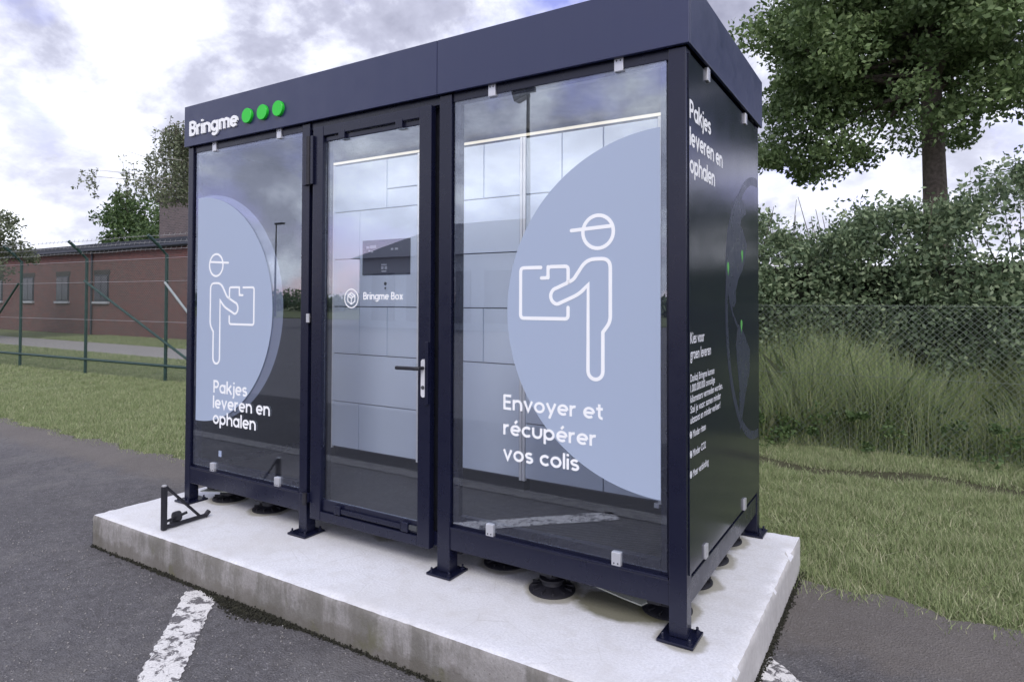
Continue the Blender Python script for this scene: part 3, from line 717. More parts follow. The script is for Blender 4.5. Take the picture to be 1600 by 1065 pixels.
NA = [(.915, 1.942), (1.05, 1.931), (1.13, 1.87), (1.01, 1.83), (.985, 1.79), (1.045, 1.77), (1.15, 1.693), (1.10, 1.62), (1.038, 1.556), (.93, 1.50), (.87, 1.44), (.872, 1.38), (.83, 1.352), (.79, 1.36), (.80, 1.33), (.90, 1.27), (.935, 1.245), (.90, 1.245), (.80, 1.31), (.735, 1.37), (.70, 1.422), (.652, 1.526), (.655, 1.615), (.69, 1.73), (.79, 1.86)]
SA = [(.925, 1.262), (.99, 1.25), (1.09, 1.194), (1.22, 1.11), (1.205, .985), (1.10, .876), (1.03, .784), (.97, .70), (.955, .76), (.955, .905), (.905, 1.05), (.875, 1.149)]
EU = [(1.30, 1.95), (1.40, 1.99), (1.45, 1.96), (1.45, 1.62), (1.40, 1.60), (1.37, 1.74), (1.30, 1.80), (1.33, 1.88)]
for P_ in (NA, SA):
    MB().prism([(SXP, a, b_) for a, b_ in P_], (.0006, 0, 0)).build('globe_print', M['globe'], side_p)
for y, z in ((1.023, 1.611), (.702, 1.529), (1.0, 1.234)):
    mb = MB(); mb.prism([(SXP + .0007, y + .020 * math.cos(t), z + .03 + .020 * math.sin(t)) for t in [rad(a) for a in range(-20, 201, 20)]] + [(SXP + .0007, y, z - .02)], (.0006, 0, 0))
    mb.build('map_pin', M['pin'], side_p)
def small_text(lines, parent, y0, size, name='lettering'):
    dg = None
    for txt, z, wid in lines:
        cu = bpy.data.curves.new('txt', 'FONT'); cu.body = txt; cu.size = size; cu.offset = size * .012
        t_ = bpy.data.objects.new('txt', cu); C.objects.link(t_); bpy.context.view_layer.update()
        me = bpy.data.meshes.new_from_object(t_.evaluated_get(bpy.context.evaluated_depsgraph_get()))
        bpy.data.objects.remove(t_); bpy.data.curves.remove(cu)
        n = len(me.vertices); co = np.empty(n * 3, np.float32); me.vertices.foreach_get('co', co); co = co.reshape(-1, 3)
        sx = wid / max(1e-6, co[:, 0].max() - co[:, 0].min()); out = np.empty_like(co)
        out[:, 0] = SXP + .0009; out[:, 1] = y0 + (co[:, 0] - co[:, 0].min()) * sx; out[:, 2] = z + co[:, 1]
        org = Vector((SXP, y0, z)); out -= np.array(org)
        me.vertices.foreach_set('co', out.astype(np.float32).ravel()); me.update(); me.materials.clear(); me.materials.append(M['text_white'])
        link(name, me, parent, org)
small_text([('Kies voor', 1.208, .215), ('groen leveren', 1.142, .325)], side_p, .04, .066)
small_text([('Dankzij Bringme kunnen', 1.050, .385), ('1.000.000.000 onnodige', 1.007, .395), ('kilometers vermeden worden.', .964, .54), ('Stel je voor: samen minder', .921, .505), ('uitstoot en minder verkeer!', .878, .495)], side_p, .04, .044)
small_text([('Minder ritten', .818, .20), ('Minder CO2', .738, .20), ('Meer verbinding', .655, .245)], side_p, .075, .042)
for z in (.832, .752, .669):
    mb = MB(); strokes_to_mb(mb, [A(.048, z, .011, .013, 0, 360, 16), [(.043, z), (.047, z - .005), (.054, z + .006)]], .0045, side(SXP), .0008); mb.build('bullet_mark', M['text_white'], side_p)

# door
DY = -.016
db = MB(); dx0, dx1, dz0, dz1 = 1.268, 2.150, .115, 2.392; gx0, gx1, gz0, gz1 = 1.352, 2.070, .235, 2.303
db.box(dx0, gx0, DY, DY + .04, dz0, dz1, .004); db.box(gx1, dx1, DY, DY + .04, dz0, dz1, .004)
db.box(gx0 + .0005, gx1 - .0005, DY + .001, DY + .039, dz0, .168, .004); db.box(gx0 + .0005, gx1 - .0005, DY + .001, DY + .039, 2.335, dz1, .004)
db.box(gx0 + .001, gx1 - .001, DY + .016, DY + .038, .17, gz0, .004); db.box(gx0 + .001, gx1 - .001, DY + .016, DY + .038, gz1, 2.333, .004)
door = db.build('door', M['frame'], kiosk)
DG = DY + .022
MB().box(gx0 + .001, gx1 - .001, DG, DG + .006, gz0 + .0005, gz1 - .0005).build('pane', M['glass'], door)
for x, z in ((1.502, 2.322), (1.93, 2.322), (1.49, .196), (1.985, .196)):
    MB().box(x - .024, x + .024, DY - .002, DY + .018, z - .022, z + .026, .003).build('clip', M['frame'], door)
MB().box(1.515, 1.955, DY + .003, DY + .015, .182, .207, .003).build('door_sweep', M['frame'], door)
MB().box(2.012, 2.066, DY + .002, DY + .015, .188, .213, .003).build('cover_plate', M['white_metal' if False else 'pole'], door)
# handle: oval silver plate, black lever, lock
pl = MB(); w_, hx, zc, hz = .0145, 2.112, .982, .098
out = [(hx + w_ * math.cos(t), DY - .0005, zc + hz - w_ + w_ * math.sin(t)) for t in [math.pi * k / 10 for k in range(11)]] + [(hx - w_ * math.cos(t), DY - .0005, zc - hz + w_ - w_ * math.sin(t)) for t in [math.pi * k / 10 for k in range(11)]]
pl.prism(out, (0, -.009, 0)); plate = pl.build('handle_plate', M['silver'], door)
MB().tube([(hx, DY - .009, 1.035), (hx, DY - .05, 1.035), (hx - .012, DY - .058, 1.035), (hx - .14, DY - .058, 1.033)], .0095, 12).build('handle', M['rubber'], door)
MB().lathe((hx, DY - .009, .935), [(.010, 0), (.010, -.004), (.006, -.005)], 16, 'y').build('lock', M['pole'], door)
MB().box(2.128, 2.149, DY - .016, DY - .001, .85, 1.17, .003).build('lock_case', M['frame'], door)
# hinges
for za, zb_, in ((2.06, 2.345),):
    for xa, xb in ((1.186, 1.214), (1.262, 1.284)):
        MB().box(xa, xb, DY - .016 if xa > 1.2 else -.018, -.0005 if xa < 1.2 else DY - .0005, za, zb_, .003).build('hinge', M['frame'], door)
    MB().tube([(1.238, -.022, za), (1.238, -.022, zb_)], .016, 14).build('hinge', M['rubber'], door)
MB().box(1.190, 1.262, -.026, -.001, .205, .255, .004).build('hinge', M['frame'], door)
MB().tube([(1.246, -.036, .195), (1.246, -.036, .262)], .013, 12).build('hinge', M['rubber'], door)
MB().box(1.216, 1.240, -.012, -.0005, 1.25, 1.302, .002).build('strike_plate', M['white_metal'], kiosk)
# door print: hexagonal box badge and its name
mb = MB(); cx_, cz_ = 1.567, 1.392
S = [A(cx_, cz_, .052, .052, 0, 360, 36)]
hexa = [(cx_ + .032 * math.cos(rad(90 + 60 * k)), cz_ + .032 * math.sin(rad(90 + 60 * k))) for k in range(7)]
S += [hexa, [(cx_, cz_ - .032), (cx_, cz_)], [hexa[1], (cx_, cz_)], [(cx_, cz_), hexa[5]], [((hexa[0][0] + hexa[1][0]) / 2, (hexa[0][1] + hexa[1][1]) / 2), ((cx_ + hexa[5][0]) / 2, (cz_ + hexa[5][1]) / 2)]]
strokes_to_mb(mb, S, .0065, front(DG), .0006); mb.build('badge', M['letter'], door)
lettering([('Bringme Box', 1.660, 1.386, .040, .287)], door, M['letter'], front(DG), .17, .0006)

# raised fascia lettering and the three green discs
raised_letters('Bringme', .055, 2.502, .098, .520, kiosk, M['letter'], front(-.0215), .185, .010)
for x in (.678, .826, .973):
    o = MB().lathe((x, -.0215, 2.550), [(.047, 0), (.047, -.016), (.0455, -.018)], 40, 'y').build('green_disc', M['green_dot'], kiosk); smooth_angle(o)
# support pads beneath the floor
for (x, y) in PADS:
    r = .112
    prof = [(r, .001), (r, .006), (r * .93, .012), (r * .72, .018), (.05, .03), (.045, .05), (.062, .052), (.062, .06), (.035, .062), (.035, .088)]
    o = MB().lathe((x, y, 0), prof, 36).build('support_pad', M['rubber'], kiosk); smooth_angle(o, 25)
    rb = MB()
    for k in range(12):
        t = 2 * math.pi * k / 12; q = Matrix.Rotation(t, 3, 'Z')
        rb.box(x + .045, x + r * .93, y - .003, y + .003, .008, .024, 0, q, (x, y, 0))
    rb.build('rib', M['rubber'], o)
# led strip at the head of the lockers
led = MB().box(.50, 3.16, .785, .797, 2.394, 2.408).build('led_strip', M['led'], kiosk)
ld = bpy.data.lights.new('locker_fill_light', 'AREA'); ld.shape = 'RECTANGLE'; ld.size = 2.6; ld.size_y = .12; ld.energy = 10; ld.color = (1, .97, .92)  # unseen fill lamp added at the front of the ceiling to brighten the lockers
lo = bpy.data.objects.new('locker_fill_light', ld); C.objects.link(lo); lo.parent = kiosk; lo.location = Vector((1.83, .18, 2.40)) - ORG[kiosk.name]; lo.rotation_euler = (rad(52), 0, 0)

# ------------------------------------------------------------------ parcel lockers inside
Z = [.30, .635, .988, 1.335, 1.685, 2.035, 2.385]
def locker(x0, x1, label):
    t = thing('parcel_locker', label, 'locker', ((x0 + x1) / 2, 1.1, .2), 'parcel lockers in the kiosk')
    return t
def carcass(t, x0, x1, fl, fr):
    MB().box(x0, x1, .822, 1.42, .29, 2.39).build('carcass', M['locker_gap'], t)
    MB().box(x0 + .02, x1 - .02, .86, 1.40, .201, .289).build('plinth', M['black'], t)
    MB().box(x0 + .001, fl, .796, .821, .285, 2.39, .002).build('side_rail', M['lock_frame'], t)
    MB().box(fr, x1 - .001, .796, .821, .285, 2.39, .002).build('side_rail', M['lock_frame'], t)
G2 = .0035
def ldoor(t, a, c, z0, z1):
    return MB().box(a + G2, c - G2, .800, .820, z0 + G2, z1 - G2, .002).build('locker_door', M['locker'], t)
u1 = locker(.53, 1.42, 'white parcel locker unit with the dark screen behind the glass door'); carcass(u1, .53, 1.42, .575, 1.385)
c0, c1, c2, c3 = .575, .846, 1.115, 1.385
for a, c, z0, z1 in ((c0, 1.104, Z[5], Z[6]), (1.104, c3, Z[5], 2.17), (1.104, c3, 2.17, Z[6]), (c0, c1, Z[4], Z[5]), (c0, c1, Z[3], Z[4]),
                     (c0, c1, Z[2], Z[3]), (c1, c2, Z[2], Z[3]), (c2, c3, Z[2], Z[3]), (c0, c3, Z[1], Z[2]), (c0, c1, Z[0], Z[1]), (c1, c3, Z[0], Z[1])): ldoor(u1, a, c, z0, z1)
cp = MB().box(c1 + G2, c3 - G2, .797, .820, Z[3] + G2, Z[5] - G2, .003).build('control_panel', M['locker'], u1)
MB().box(.880, 1.328, .7935, .7968, 1.562, 1.812, .001).build('bezel', M['bezel'], cp)
MB().box(.900, 1.326, .7915, .7933, 1.572, 1.795, .0006).build('screen', M['screen'], cp)
for x, z, w_, h_ in ((.935, 1.762, .03, .018), (.985, 1.764, .06, .022), (.95, 1.735, .018, .012), (.975, 1.730, .022, .014), (1.165, 1.742, .022, .014), (1.205, 1.742, .028, .014), (1.09, 1.634, .05, .010), (1.075, 1.612, .022, .022), (1.108, 1.612, .022, .022), (1.09, 1.588, .045, .010)):
    MB().box(x - w_ / 2, x + w_ / 2, .7905, .7913, z - h_ / 2, z + h_ / 2).build('screen_text', M['smudge'], cp)
MB().lathe((1.10, .7968, 1.50), [(.012, 0), (.012, -.003), (.008, -.004)], 16, 'y').build('scanner', M['pole'], cp)
MB().lathe((1.10, .7968, 1.468), [(.007, 0), (.007, -.003), (.004, -.004)], 12, 'y').build('card_reader', M['pole'], cp)
u2 = locker(1.423, 2.218, 'white parcel locker unit with one large lower door, left in the right window'); carcass(u2, 1.423, 2.218, 1.455, 2.200)
a0, a1, a2, a3 = 1.455, 1.69, 1.930, 2.200
for a, c, z0, z1 in ((a0, a1, Z[5], Z[6]), (a1, a2, Z[5], Z[6]), (a2, a3, Z[5], Z[6]), (a0, a3, Z[4], Z[5]), (a0, a3, Z[3], Z[4]), (a0, a1, Z[2], Z[3]), (a1, a2, Z[2], Z[3]), (a2, a3, Z[2], Z[3]), (a0, a3, Z[0], Z[2])): ldoor(u2, a, c, z0, z1)
u3 = locker(2.221, 3.10, 'white parcel locker unit mostly hidden behind the frosted disc'); carcass(u3, 2.221, 3.10, 2.240, 3.075)
b0, b1, b2, b3 = 2.240, 2.489, 2.754, 3.075
for a, c, z0, z1 in ((b0, b1, Z[5], Z[6]), (b1, b2, Z[5], Z[6]), (b2, b3, Z[5], Z[6]), (b0, b3, Z[4], Z[5]), (b0, b2, Z[3], Z[4]), (b2, b3, Z[3], Z[4]), (b0, b3, Z[2], Z[3]), (b0, b3, Z[1], Z[2]), (b0, b2, Z[0], Z[1]), (b2, b3, Z[0], Z[1])): ldoor(u3, a, c, z0, z1)
MB().box(3.05, 3.08, .80, .83, .262, .288, .002).build('levelling_foot', M['lock_frame'], u3)

# ------------------------------------------------------------------ folding barrier lying open on the slab
br = thing('parking_barrier', 'small black steel folding bracket standing on the slab beside the left post', 'bracket', (.435, -.25, 0))
MB().box(.420, .450, -.412, -.384, .002, .262, .006).build('upright', M['rubber'], br)
MB().tube([(.435, -.395, .016), (.434, -.13, .016)], .0125, 10).build('base_bar', M['rubber'], br)
MB().tube([(.435, -.392, .262), (.433, -.165, .022)], .0085, 8).build('strut', M['rubber'], br)
MB().tube([(.433, -.128, .012), (.43, -.100, .036)], .015, 8).build('end_stop', M['rubber'], br)
hub = MB().lathe((.415, -.305, .055), [(.012, -.02), (.030, -.018), (.032, 0), (.030, .018), (.012, .02)], 20, 'y').build('lock_wheel', M['rubber'], br); smooth_angle(hub)
MB().tube([(.415, -.37, .042), (.415, -.24, .062)], .009, 8).build('axle', M['rubber'], br)
MB().box(.40, .432, -.345, -.30, .002, .034, .006).build('bracket_foot', M['rubber'], br)
MB().lathe((.435, -.398, .262), [(.015, 0), (.015, .006), (.008, .009)], 12).build('cap', M['barb'], br)

# ------------------------------------------------------------------ fence
def fy(x): return 4.6 + (x + 8.07) * .052
FZ = GZ
fence = thing('security_fence', 'tall green chain link fence with angled barbed wire posts left of the kiosk', 'fence', (0, fy(0), FZ))
XF0, XF1 = -22.5, .2
def post(x, par):
    y = fy(x)
    MB().tube([(x, y, FZ), (x, y, 2.26), (x - .02, y - .16, 2.44), (x - .03, y - .36, 2.62)], .032, 10).build('post', M['fence_green'], par)
for x in [-21.9, -19.15, -16.4, -13.6, -10.85, -8.07, -5.3, -2.55, .2]: post(x, fence)
def brace(xa, za, xb, zb, m, off):
    MB().tube([(xa, fy(xa) + off, za), (xb, fy(xb) + off, zb)], .024, 8).build('brace', m, fence)
brace(-8.03, 1.72, -5.7, -.18, M['grey_pipe'], -.06); brace(-10.75, 1.78, -6.2, -.19, M['fence_green'], -.1)
brace(-13.6, 1.75, -16, -.18, M['fence_green'], -.06)
for z, r, mt in ((.10, .03, 'fence_green'),):
    MB().tube([(XF0, fy(XF0) - .03, z), (XF1, fy(XF1) - .03, z)], r, 6).build('rail', M[mt], fence)
for z in (.95, 1.75, 2.2):
    MB().tube([(XF0, fy(XF0) - .02, z), (XF1, fy(XF1) - .02, z)], .004, 5).build('tension_wire', M['barb'], fence)
for z, dy in ((2.38, -.11), (2.5, -.23), (2.61, -.35)):
    mb = MB(); x = XF0; pts = []
    while x < XF1: pts.append((x, fy(x) + dy, z - .02 * math.sin((x - XF0) / 2.75 * math.pi) ** 2)); x += .55
    mb.tube(pts, .0035, 5)
    x = XF0
    while x < XF1:
        mb.tube([(x - .02, fy(x) + dy, z - .03), (x + .02, fy(x) + dy, z + .022)], .0035, 4); x += .16
    mb.build('barbed_wire', M['barb'], fence)
# mesh: two families of diagonal wires
def chain(XF0, XF1, z1, par):
    z0, pitch = FZ + .02, .062; Hh = z1 - z0; V = []; r = .0021
    k = XF0 - Hh
    while k < XF1:
        for sgn in (1, -1):
            xa, xb = k, k + Hh; za, zb = (z0, z1) if sgn > 0 else (z1, z0)
            if xa < XF0: za += (zb - za) * (XF0 - xa) / Hh; xa = XF0
            if xb > XF1: zb = za + (zb - za) * (XF1 - xa) / max(1e-6, xb - xa); xb = XF1
            if xb <= xa: continue
            a = np.array([xa, fy(xa) + .003 * sgn, za]); c = np.array([xb, fy(xb) + .003 * sgn, zb])
            n1 = np.array([0, r, 0]); n2 = np.array([-.7 * r * sgn, 0, .7 * r]) ; n2 = n2 if sgn > 0 else np.array([.7 * r, 0, .7 * r])
            tri = [n1, -.5 * n1 + n2, -.5 * n1 - n2]
            for q in range(3):
                p1, p2 = tri[q], tri[(q + 1) % 3]; V += [a + p1, c + p1, c + p2, a + p2]
        k += pitch
    return np_mesh('chain_mesh', np.array(V), 4, M['wire'], par, (0, fy(0), 1), 'stuff')
chain(XF0, XF1, 2.18, fence)
low = thing('garden_fence', 'lower plain chain link fence before the tall grass on the right', 'fence', (5, fy(5), FZ))
chain(.25, 14, 1.36, low)
for x in (.3, 5.6, 8.4, 11.2, 13.9):
    MB().tube([(x, fy(x), FZ), (x, fy(x), 1.42)], .024, 10).build('post', M['grey_pipe'], low)
for z in (.6, 1.34):
    MB().tube([(.3, fy(.3) - .01, z), (14, fy(14) - .01, z)], .0025, 5).build('tension_wire', M['wire'], low)

# ------------------------------------------------------------------ grass
def blades(name, x, y, h, w, mat, z0, lean=.5, segs=1):
    n = len(x); a = rng.uniform(0, 2 * np.pi, n); l = rng.normal(0, lean, n) * h; b_ = rng.uniform(0, 2 * np.pi, n)
    dx, dy = np.cos(a) * w / 2, np.sin(a) * w / 2; tx, ty = np.cos(b_) * l, np.sin(b_) * l
    base = np.stack([x, y, np.full(n, z0)], 1)
    if segs == 1:
        v = np.stack([base + np.stack([dx, dy, np.zeros(n)], 1), base - np.stack([dx, dy, np.zeros(n)], 1), base + np.stack([tx, ty, h], 1)], 1)
        return v.reshape(-1, 3), 3
    mid = base + np.stack([tx * .3, ty * .3, h * .55], 1); top = base + np.stack([tx, ty, h * .98], 1); o = np.stack([dx, dy, np.zeros(n)], 1)
    v = np.stack([base + o, base - o, mid - o * .8, top, mid + o * .8], 1); return v.reshape(-1, 3), 5
def be_np(x): return 1.15 + .25 * np.clip((x + 2) / 4, 0, 1) + .05 * np.sin(x * 5.1) + .035 * np.sin(x * 13.7 + 1) + .02 * np.sin(x * 31)
# clumpy mown turf between slab and fence
n = 420000
x = rng.uniform(-14, 9, n) ; y = rng.uniform(1.1, 6.6, n)
cl = np.sin(x * 3.1 + 1.7 * np.sin(y * 2.3)) * np.sin(y * 4.3 + 1.3 * np.sin(x * 1.9)) + .5 * np.sin(x * 9.1 + y * 7.7)
soil = (x > .5) & (np.abs(y - .05 * x - 4.05 + .12 * np.sin(x * 4)) < .16) & (rng.random(n) < .85)
keep = (y > be_np(x) + .03 - .24 * rng.random(n) ** 3) & (rng.random(n) < .62 + .38 * cl) & ~soil & ~((x > -.3) & (x < 3.72) & (y < 1.6))
x, y, cl = x[keep], y[keep], cl[keep]
h = rng.uniform(.018, .05, len(x)) * (1 + .4 * np.clip(cl, -.5, 1))
v, k = blades('g', x, y, h, .0085, None, GZ - .01, .8)
tag(np_mesh('mown_grass', v, k, M['blade'], None, (0, 0, GZ), 'stuff'), 'short patchy mown grass between the kiosk and the fence', 'grass')
n = 420000; x = np.where(rng.random(n) < .6, rng.uniform(3.0, 9, n), rng.uniform(-8.5, -1.2, n)); y = rng.uniform(1.0, 5.3, n)
cl = np.sin(x * 6.3 + 2 * np.sin(y * 4.1)) * np.sin(y * 7.7 + 1.5 * np.sin(x * 3.3)); soil = (x > .5) & (np.abs(y - .05 * x - 4.05 + .12 * np.sin(x * 4)) < .14)
keep = (y > be_np(x) + .04 - .28 * rng.random(n) ** 3) & (rng.random(n) < .55 + .45 * cl) & ~soil; x, y, cl = x[keep], y[keep], cl[keep]
v, k = blades('g', x, y, rng.uniform(.02, .065, len(x)) * (1 + .5 * np.clip(cl, -.3, 1)), .0055, None, GZ - .01, .7)
tag(np_mesh('mown_grass', v, k, M['blade'], None, (0, 0, GZ), 'stuff'), 'finer turf blades along the edge of the asphalt', 'grass')
n = 150000
x = rng.uniform(-26, -9, n); y = rng.uniform(6, 13, n); y[: n // 2] = rng.uniform(1.2, 6.5, n // 2); x[: n // 2] = rng.uniform(-26, -13, n // 2)
keep = ~((y > 7.4) & (y < 9.8)); x, y = x[keep], y[keep]
v, k = blades('g', x, y, rng.uniform(.03, .08, len(x)), .014, None, GZ - .01, .7)
tag(np_mesh('mown_grass', v, k, M['blade'], None, (0, 0, GZ), 'stuff'), 'mown grass beyond the fence before the brick building', 'grass')
n = 170000
x = rng.uniform(-4.5, 10, n); y = fy(x) + .12 + rng.random(n) ** 1.3 * 2.6
cl = .6 + .25 * np.sin(x * 2.3 + y) + .2 * np.sin(x * 5.9 - y * 3)
h = np.clip(rng.normal(.75, .24, n) * cl + .17 * (y - fy(x)), .15, 1.55)
v, k = blades('t', x, y, h, .0095, None, GZ, .28, 2)
tag(np_mesh('tall_grass', v, k, M['tall_blade'], None, (0, 6, GZ), 'stuff'), 'tall pale green grass growing behind the chain link fence', 'tall grass')
nw = 260; wx = rng.uniform(-1, 9.5, nw); wc = np.stack([wx, fy(wx) + rng.uniform(-.25, 1.4, nw), GZ + rng.uniform(.03, .45, nw)], 1)
WEED = wc
# gravel path before the brick building
MB().box(-60, -6, 7.5, 9.7, GZ - .02, GZ - .002).build('path', M['gravel'])['kind'] = 'structure'

# ------------------------------------------------------------------ foliage
def leaf_quads(c, size, flat=.0):
    n = len(c); a = rng.normal(size=(n, 3)); a /= np.linalg.norm(a, axis=1)[:, None]; q = rng.normal(size=(n, 3)); q[:, 2] += flat
    b_ = np.cross(a, q); b_ /= np.linalg.norm(b_, axis=1)[:, None] + 1e-9
    s = size * rng.uniform(.6, 1.25, n)[:, None]
    return np.stack([c - a * s, c + b_ * s * .55, c + a * s, c - b_ * s * .55], 1).reshape(-1, 3)
def clumps(centers, radii, per, squash=.7):
    C_ = np.repeat(centers, per, 0); Rr = np.repeat(radii, per)
    d = rng.normal(size=(len(C_), 3)); d /= np.linalg.norm(d, axis=1)[:, None]; rr = rng.random(len(C_)) ** .5
    return C_ + d * (rr * Rr)[:, None] * np.array([1, 1, squash])
def tree(name, label, base, cx, cz, rx, rz, nc, cr, per, leaf, mat, bark, trunk_r, group=None, seed=1, cy=None, extra=None):
    r_ = np.random.default_rng(seed); t = thing(name, label, 'tree', base, group); B0 = np.array(base)
    c = np.array([cx, base[1] if cy is None else cy, cz]); P_ = []
    while len(P_) < nc:
        d = r_.normal(size=3); d /= np.linalg.norm(d); q = d * (r_.random() ** .38)
        lump = 1 + .22 * math.sin(d[0] * 5 + seed) * math.cos(d[2] * 6 + seed * 2)
        P_.append(c + q * np.array([rx, rx, rz]) * lump)
    if extra is not None: P_ += [r_.uniform(extra[0], extra[1]) for _ in range(extra[2])]; nc = len(P_)
    P_ = np.array(P_); rad_ = r_.uniform(.6, 1.3, nc) * cr
    np_mesh('crown', leaf_quads(clumps(P_, rad_, per), leaf), 4, mat, t, tuple(c), 'stuff')
    mb = MB(); fork = Vector((B0[0] * .6 + c[0] * .4, B0[1] * .6 + c[1] * .4, cz - rz * .75))
    mb.tube([Vector(base), Vector(base).lerp(fork, .5) + Vector((.05, 0, 0)), fork, Vector(c)], [trunk_r * 1.25, trunk_r, trunk_r * .8, trunk_r * .3], 10)
    for i in r_.choice(nc, min(nc, 34), replace=False):
        e = Vector(P_[i]); s_ = fork.lerp(Vector(c), r_.random() * .8); mid = s_.lerp(e, .5) + Vector((0, 0, -.12 * (e - s_).length + .1))
        mb.tube([s_, mid, e], [trunk_r * .32, trunk_r * .17, trunk_r * .05], 6)
    o = mb.build('trunk', bark, t, True); return t
tag(np_mesh('weeds', leaf_quads(clumps(WEED, rng.uniform(.06, .2, nw), 60, .8), .026), 4, M['bush_leaf'], None, (0, 5, 0), 'stuff'), 'broad leaved weeds mixed into the grass along the fence', 'weeds')
tree('oak_tree', 'large green oak rising above the hedge on the right', (4.6, 10.6, GZ), 4.55, 6.55, 2.75, 2.2, 230, .50, 330, .054, M['oak_leaf'], M['bark'], .2, seed=4, extra=((1.9, 9.8, 3.75), (3.6, 11.4, 6.6), 46))
# hedge
def hedge():
    t = thing('hedge', 'dense dark green hedge behind the fence on the right', 'hedge', (3, 8.4, GZ))
    n = 1150; x = rng.uniform(-5.5, 13, n); topz = 2.55 + .25 * np.sin(x * 1.3 + .6) + .18 * np.sin(x * 3.7) + .04 * (x - 2)
    s = rng.random(n); z = np.where(s < .3, topz - .15 * rng.random(n), GZ + .4 + rng.random(n) ** .8 * (topz - .5)); y = np.where(s < .3, rng.uniform(7.3, 9.2, n), 7.25 + .35 * rng.random(n) + .25 * np.sin(x * 2.1) + .12 * (z > 2) )
    c = np.stack([x, y, z], 1)
    np_mesh('foliage', leaf_quads(clumps(c, rng.uniform(.16, .5, n), 165, .9), .040), 4, M['hedge_leaf'], t, (3, 8, 1), 'stuff')
    mb = MB(); bm = mb.bm
    mb.box(-5.4, 12.9, 8.05, 8.8, GZ, 1.75); bmesh.ops.subdivide_edges(bm, edges=bm.edges[:], cuts=14, use_grid_fill=True)
    for v in bm.verts: v.co += Vector((random.uniform(-.15, .15), random.uniform(-.18, .18), random.uniform(-.2, .2)))
    mb.build('core', M['hedge_core'], t)
    mb = MB()
    for k in range(90):
        x_ = random.uniform(-5, 12.5); y_ = random.uniform(7.4, 8.9); mb.tube([(x_, y_, GZ), (x_ + random.uniform(-.2, .2), y_, 1.2), (x_ + random.uniform(-.4, .4), y_ + random.uniform(-.2, .2), random.uniform(2.4, 3.1))], [.02, .014, .004], 5)
    mb.build('stem', M['bark'], t)
hedge()
# weeping birch
def birch():
    r_ = np.random.default_rng(11); bx, by = -14.5, 9.6
    t = thing('birch_tree', 'weeping birch with hanging grey green branches left of the kiosk', 'tree', (bx, by, GZ))
    tw_ = MB(); mb = MB(); top = Vector((bx + .2, by, 6.9)); base = Vector((bx, by, GZ))
    mb.tube([base, (bx - .1, by, 2.5), (bx + .1, by, 5), top], [.2, .16, .1, .03], 10)
    P_ = []
    for k in range(56):
        a = r_.uniform(0, 2 * math.pi); z0 = r_.uniform(4.1, 6.7); L = r_.uniform(.9, 3.4) * (1.15 - .62 * (z0 - 4.1) / 2.6)
        s_ = Vector((bx, by, z0)); e = s_ + Vector((math.cos(a) * L, math.sin(a) * L, L * .16 + .2)); mid = s_.lerp(e, .55) + Vector((0, 0, .28))
        mb.tube([s_, mid, e], [.028, .014, .004], 6)
        for j in range(13):
            f = r_.uniform(.25, 1.02); q = s_.lerp(mid, f * 2) if f < .5 else mid.lerp(e, f * 2 - 1)
            q = q + Vector(r_.normal(0, .1, 3)); n_ = int(r_.uniform(28, 70)); ln = r_.uniform(.5, 2.1); sw = r_.normal(0, .1, 2)
            u = np.sort(r_.random(n_)) * ln
            lim = 4.55 if q.x > -16.6 else (3.9 if q.x > -17.6 else 2.6)
            u = u[q.z - u > lim + r_.uniform(-.25, .2)]; n_ = len(u)
            if n_ < 3: continue
            ln = float(u.max())
            P_.append(np.stack([q.x + sw[0] * u + r_.normal(0, .06, n_), q.y + sw[1] * u + r_.normal(0, .06, n_), q.z - u + r_.normal(0, .03, n_)], 1))
            tw_.tube([q, q + Vector((sw[0] * ln, sw[1] * ln, -ln))], [.006, .002], 4, False)
    np_mesh('crown', leaf_quads(np.concatenate(P_), .05), 4, M['birch_leaf'], t, (bx, by, 4), 'stuff')
    mb.build('trunk', M['birch_bark'], t, True); tw_.build('twigs', M['bark'], t)['kind'] = 'stuff'
birch()
tree('shrub_tree', 'dark green rounded tree beside the brick tower', (-30.0, 17.5, GZ), -29.6, 3.9, 2.6, 2.1, 90, .6, 150, .09, M['bush_leaf'], M['bark'], .15, seed=8)
tree('roadside_tree', 'broad tree behind the long brick wall at the far left', (-36, 20, GZ), -36, 5.2, 3.8, 3.0, 120, .9, 150, .13, M['bush_leaf'], M['bark'], .25, seed=9)
tree('roadside_tree', 'pale green tree nearest the frame edge at the far left', (-27.5, 7.2, GZ), -27.6, 3.6, 2.5, 2.2, 110, .62, 170, .08, M['birch_leaf'], M['bark'], .18, seed=13)

# ------------------------------------------------------------------ brick building
bd = thing('brick_building', 'long low red brick building with dark flat roof edge', 'building', (-26, 15, GZ))
MB().box(-58, -14.5, 12.5, 20, GZ, 3.52).build('wall', M['brick'], bd)
MB().box(-58.2, -14.3, 12.35, 20.2, 3.522, 3.90, .01).build('roof', M['coping'], bd)
for k in range(9):
    x = -56 + k * 3.6
    if x > -24: break
    w_ = MB().box(x, x + 1.2, 12.47, 12.6, 1.3, 2.5).build('window', M['coping'], bd)
    MB().box(x + .06, x + .58, 12.455, 12.468, 1.36, 2.44).build('pane', M['dark_glass'], w_); MB().box(x + .62, x + 1.14, 12.455, 12.468, 1.36, 2.44).build('pane', M['dark_glass'], w_)
    MB().box(x - .08, x + 1.28, 12.40, 12.52, 1.20, 1.298).build('sill', M['clad'], w_); MB().box(x - .1, x + 1.3, 12.485, 12.52, 2.502, 2.72).build('lintel', M['cap'], w_)
MB().tube([(-58.2, 12.28, 3.60), (-14.3, 12.28, 3.60)], .06, 8).build('gutter', M['coping'], bd)
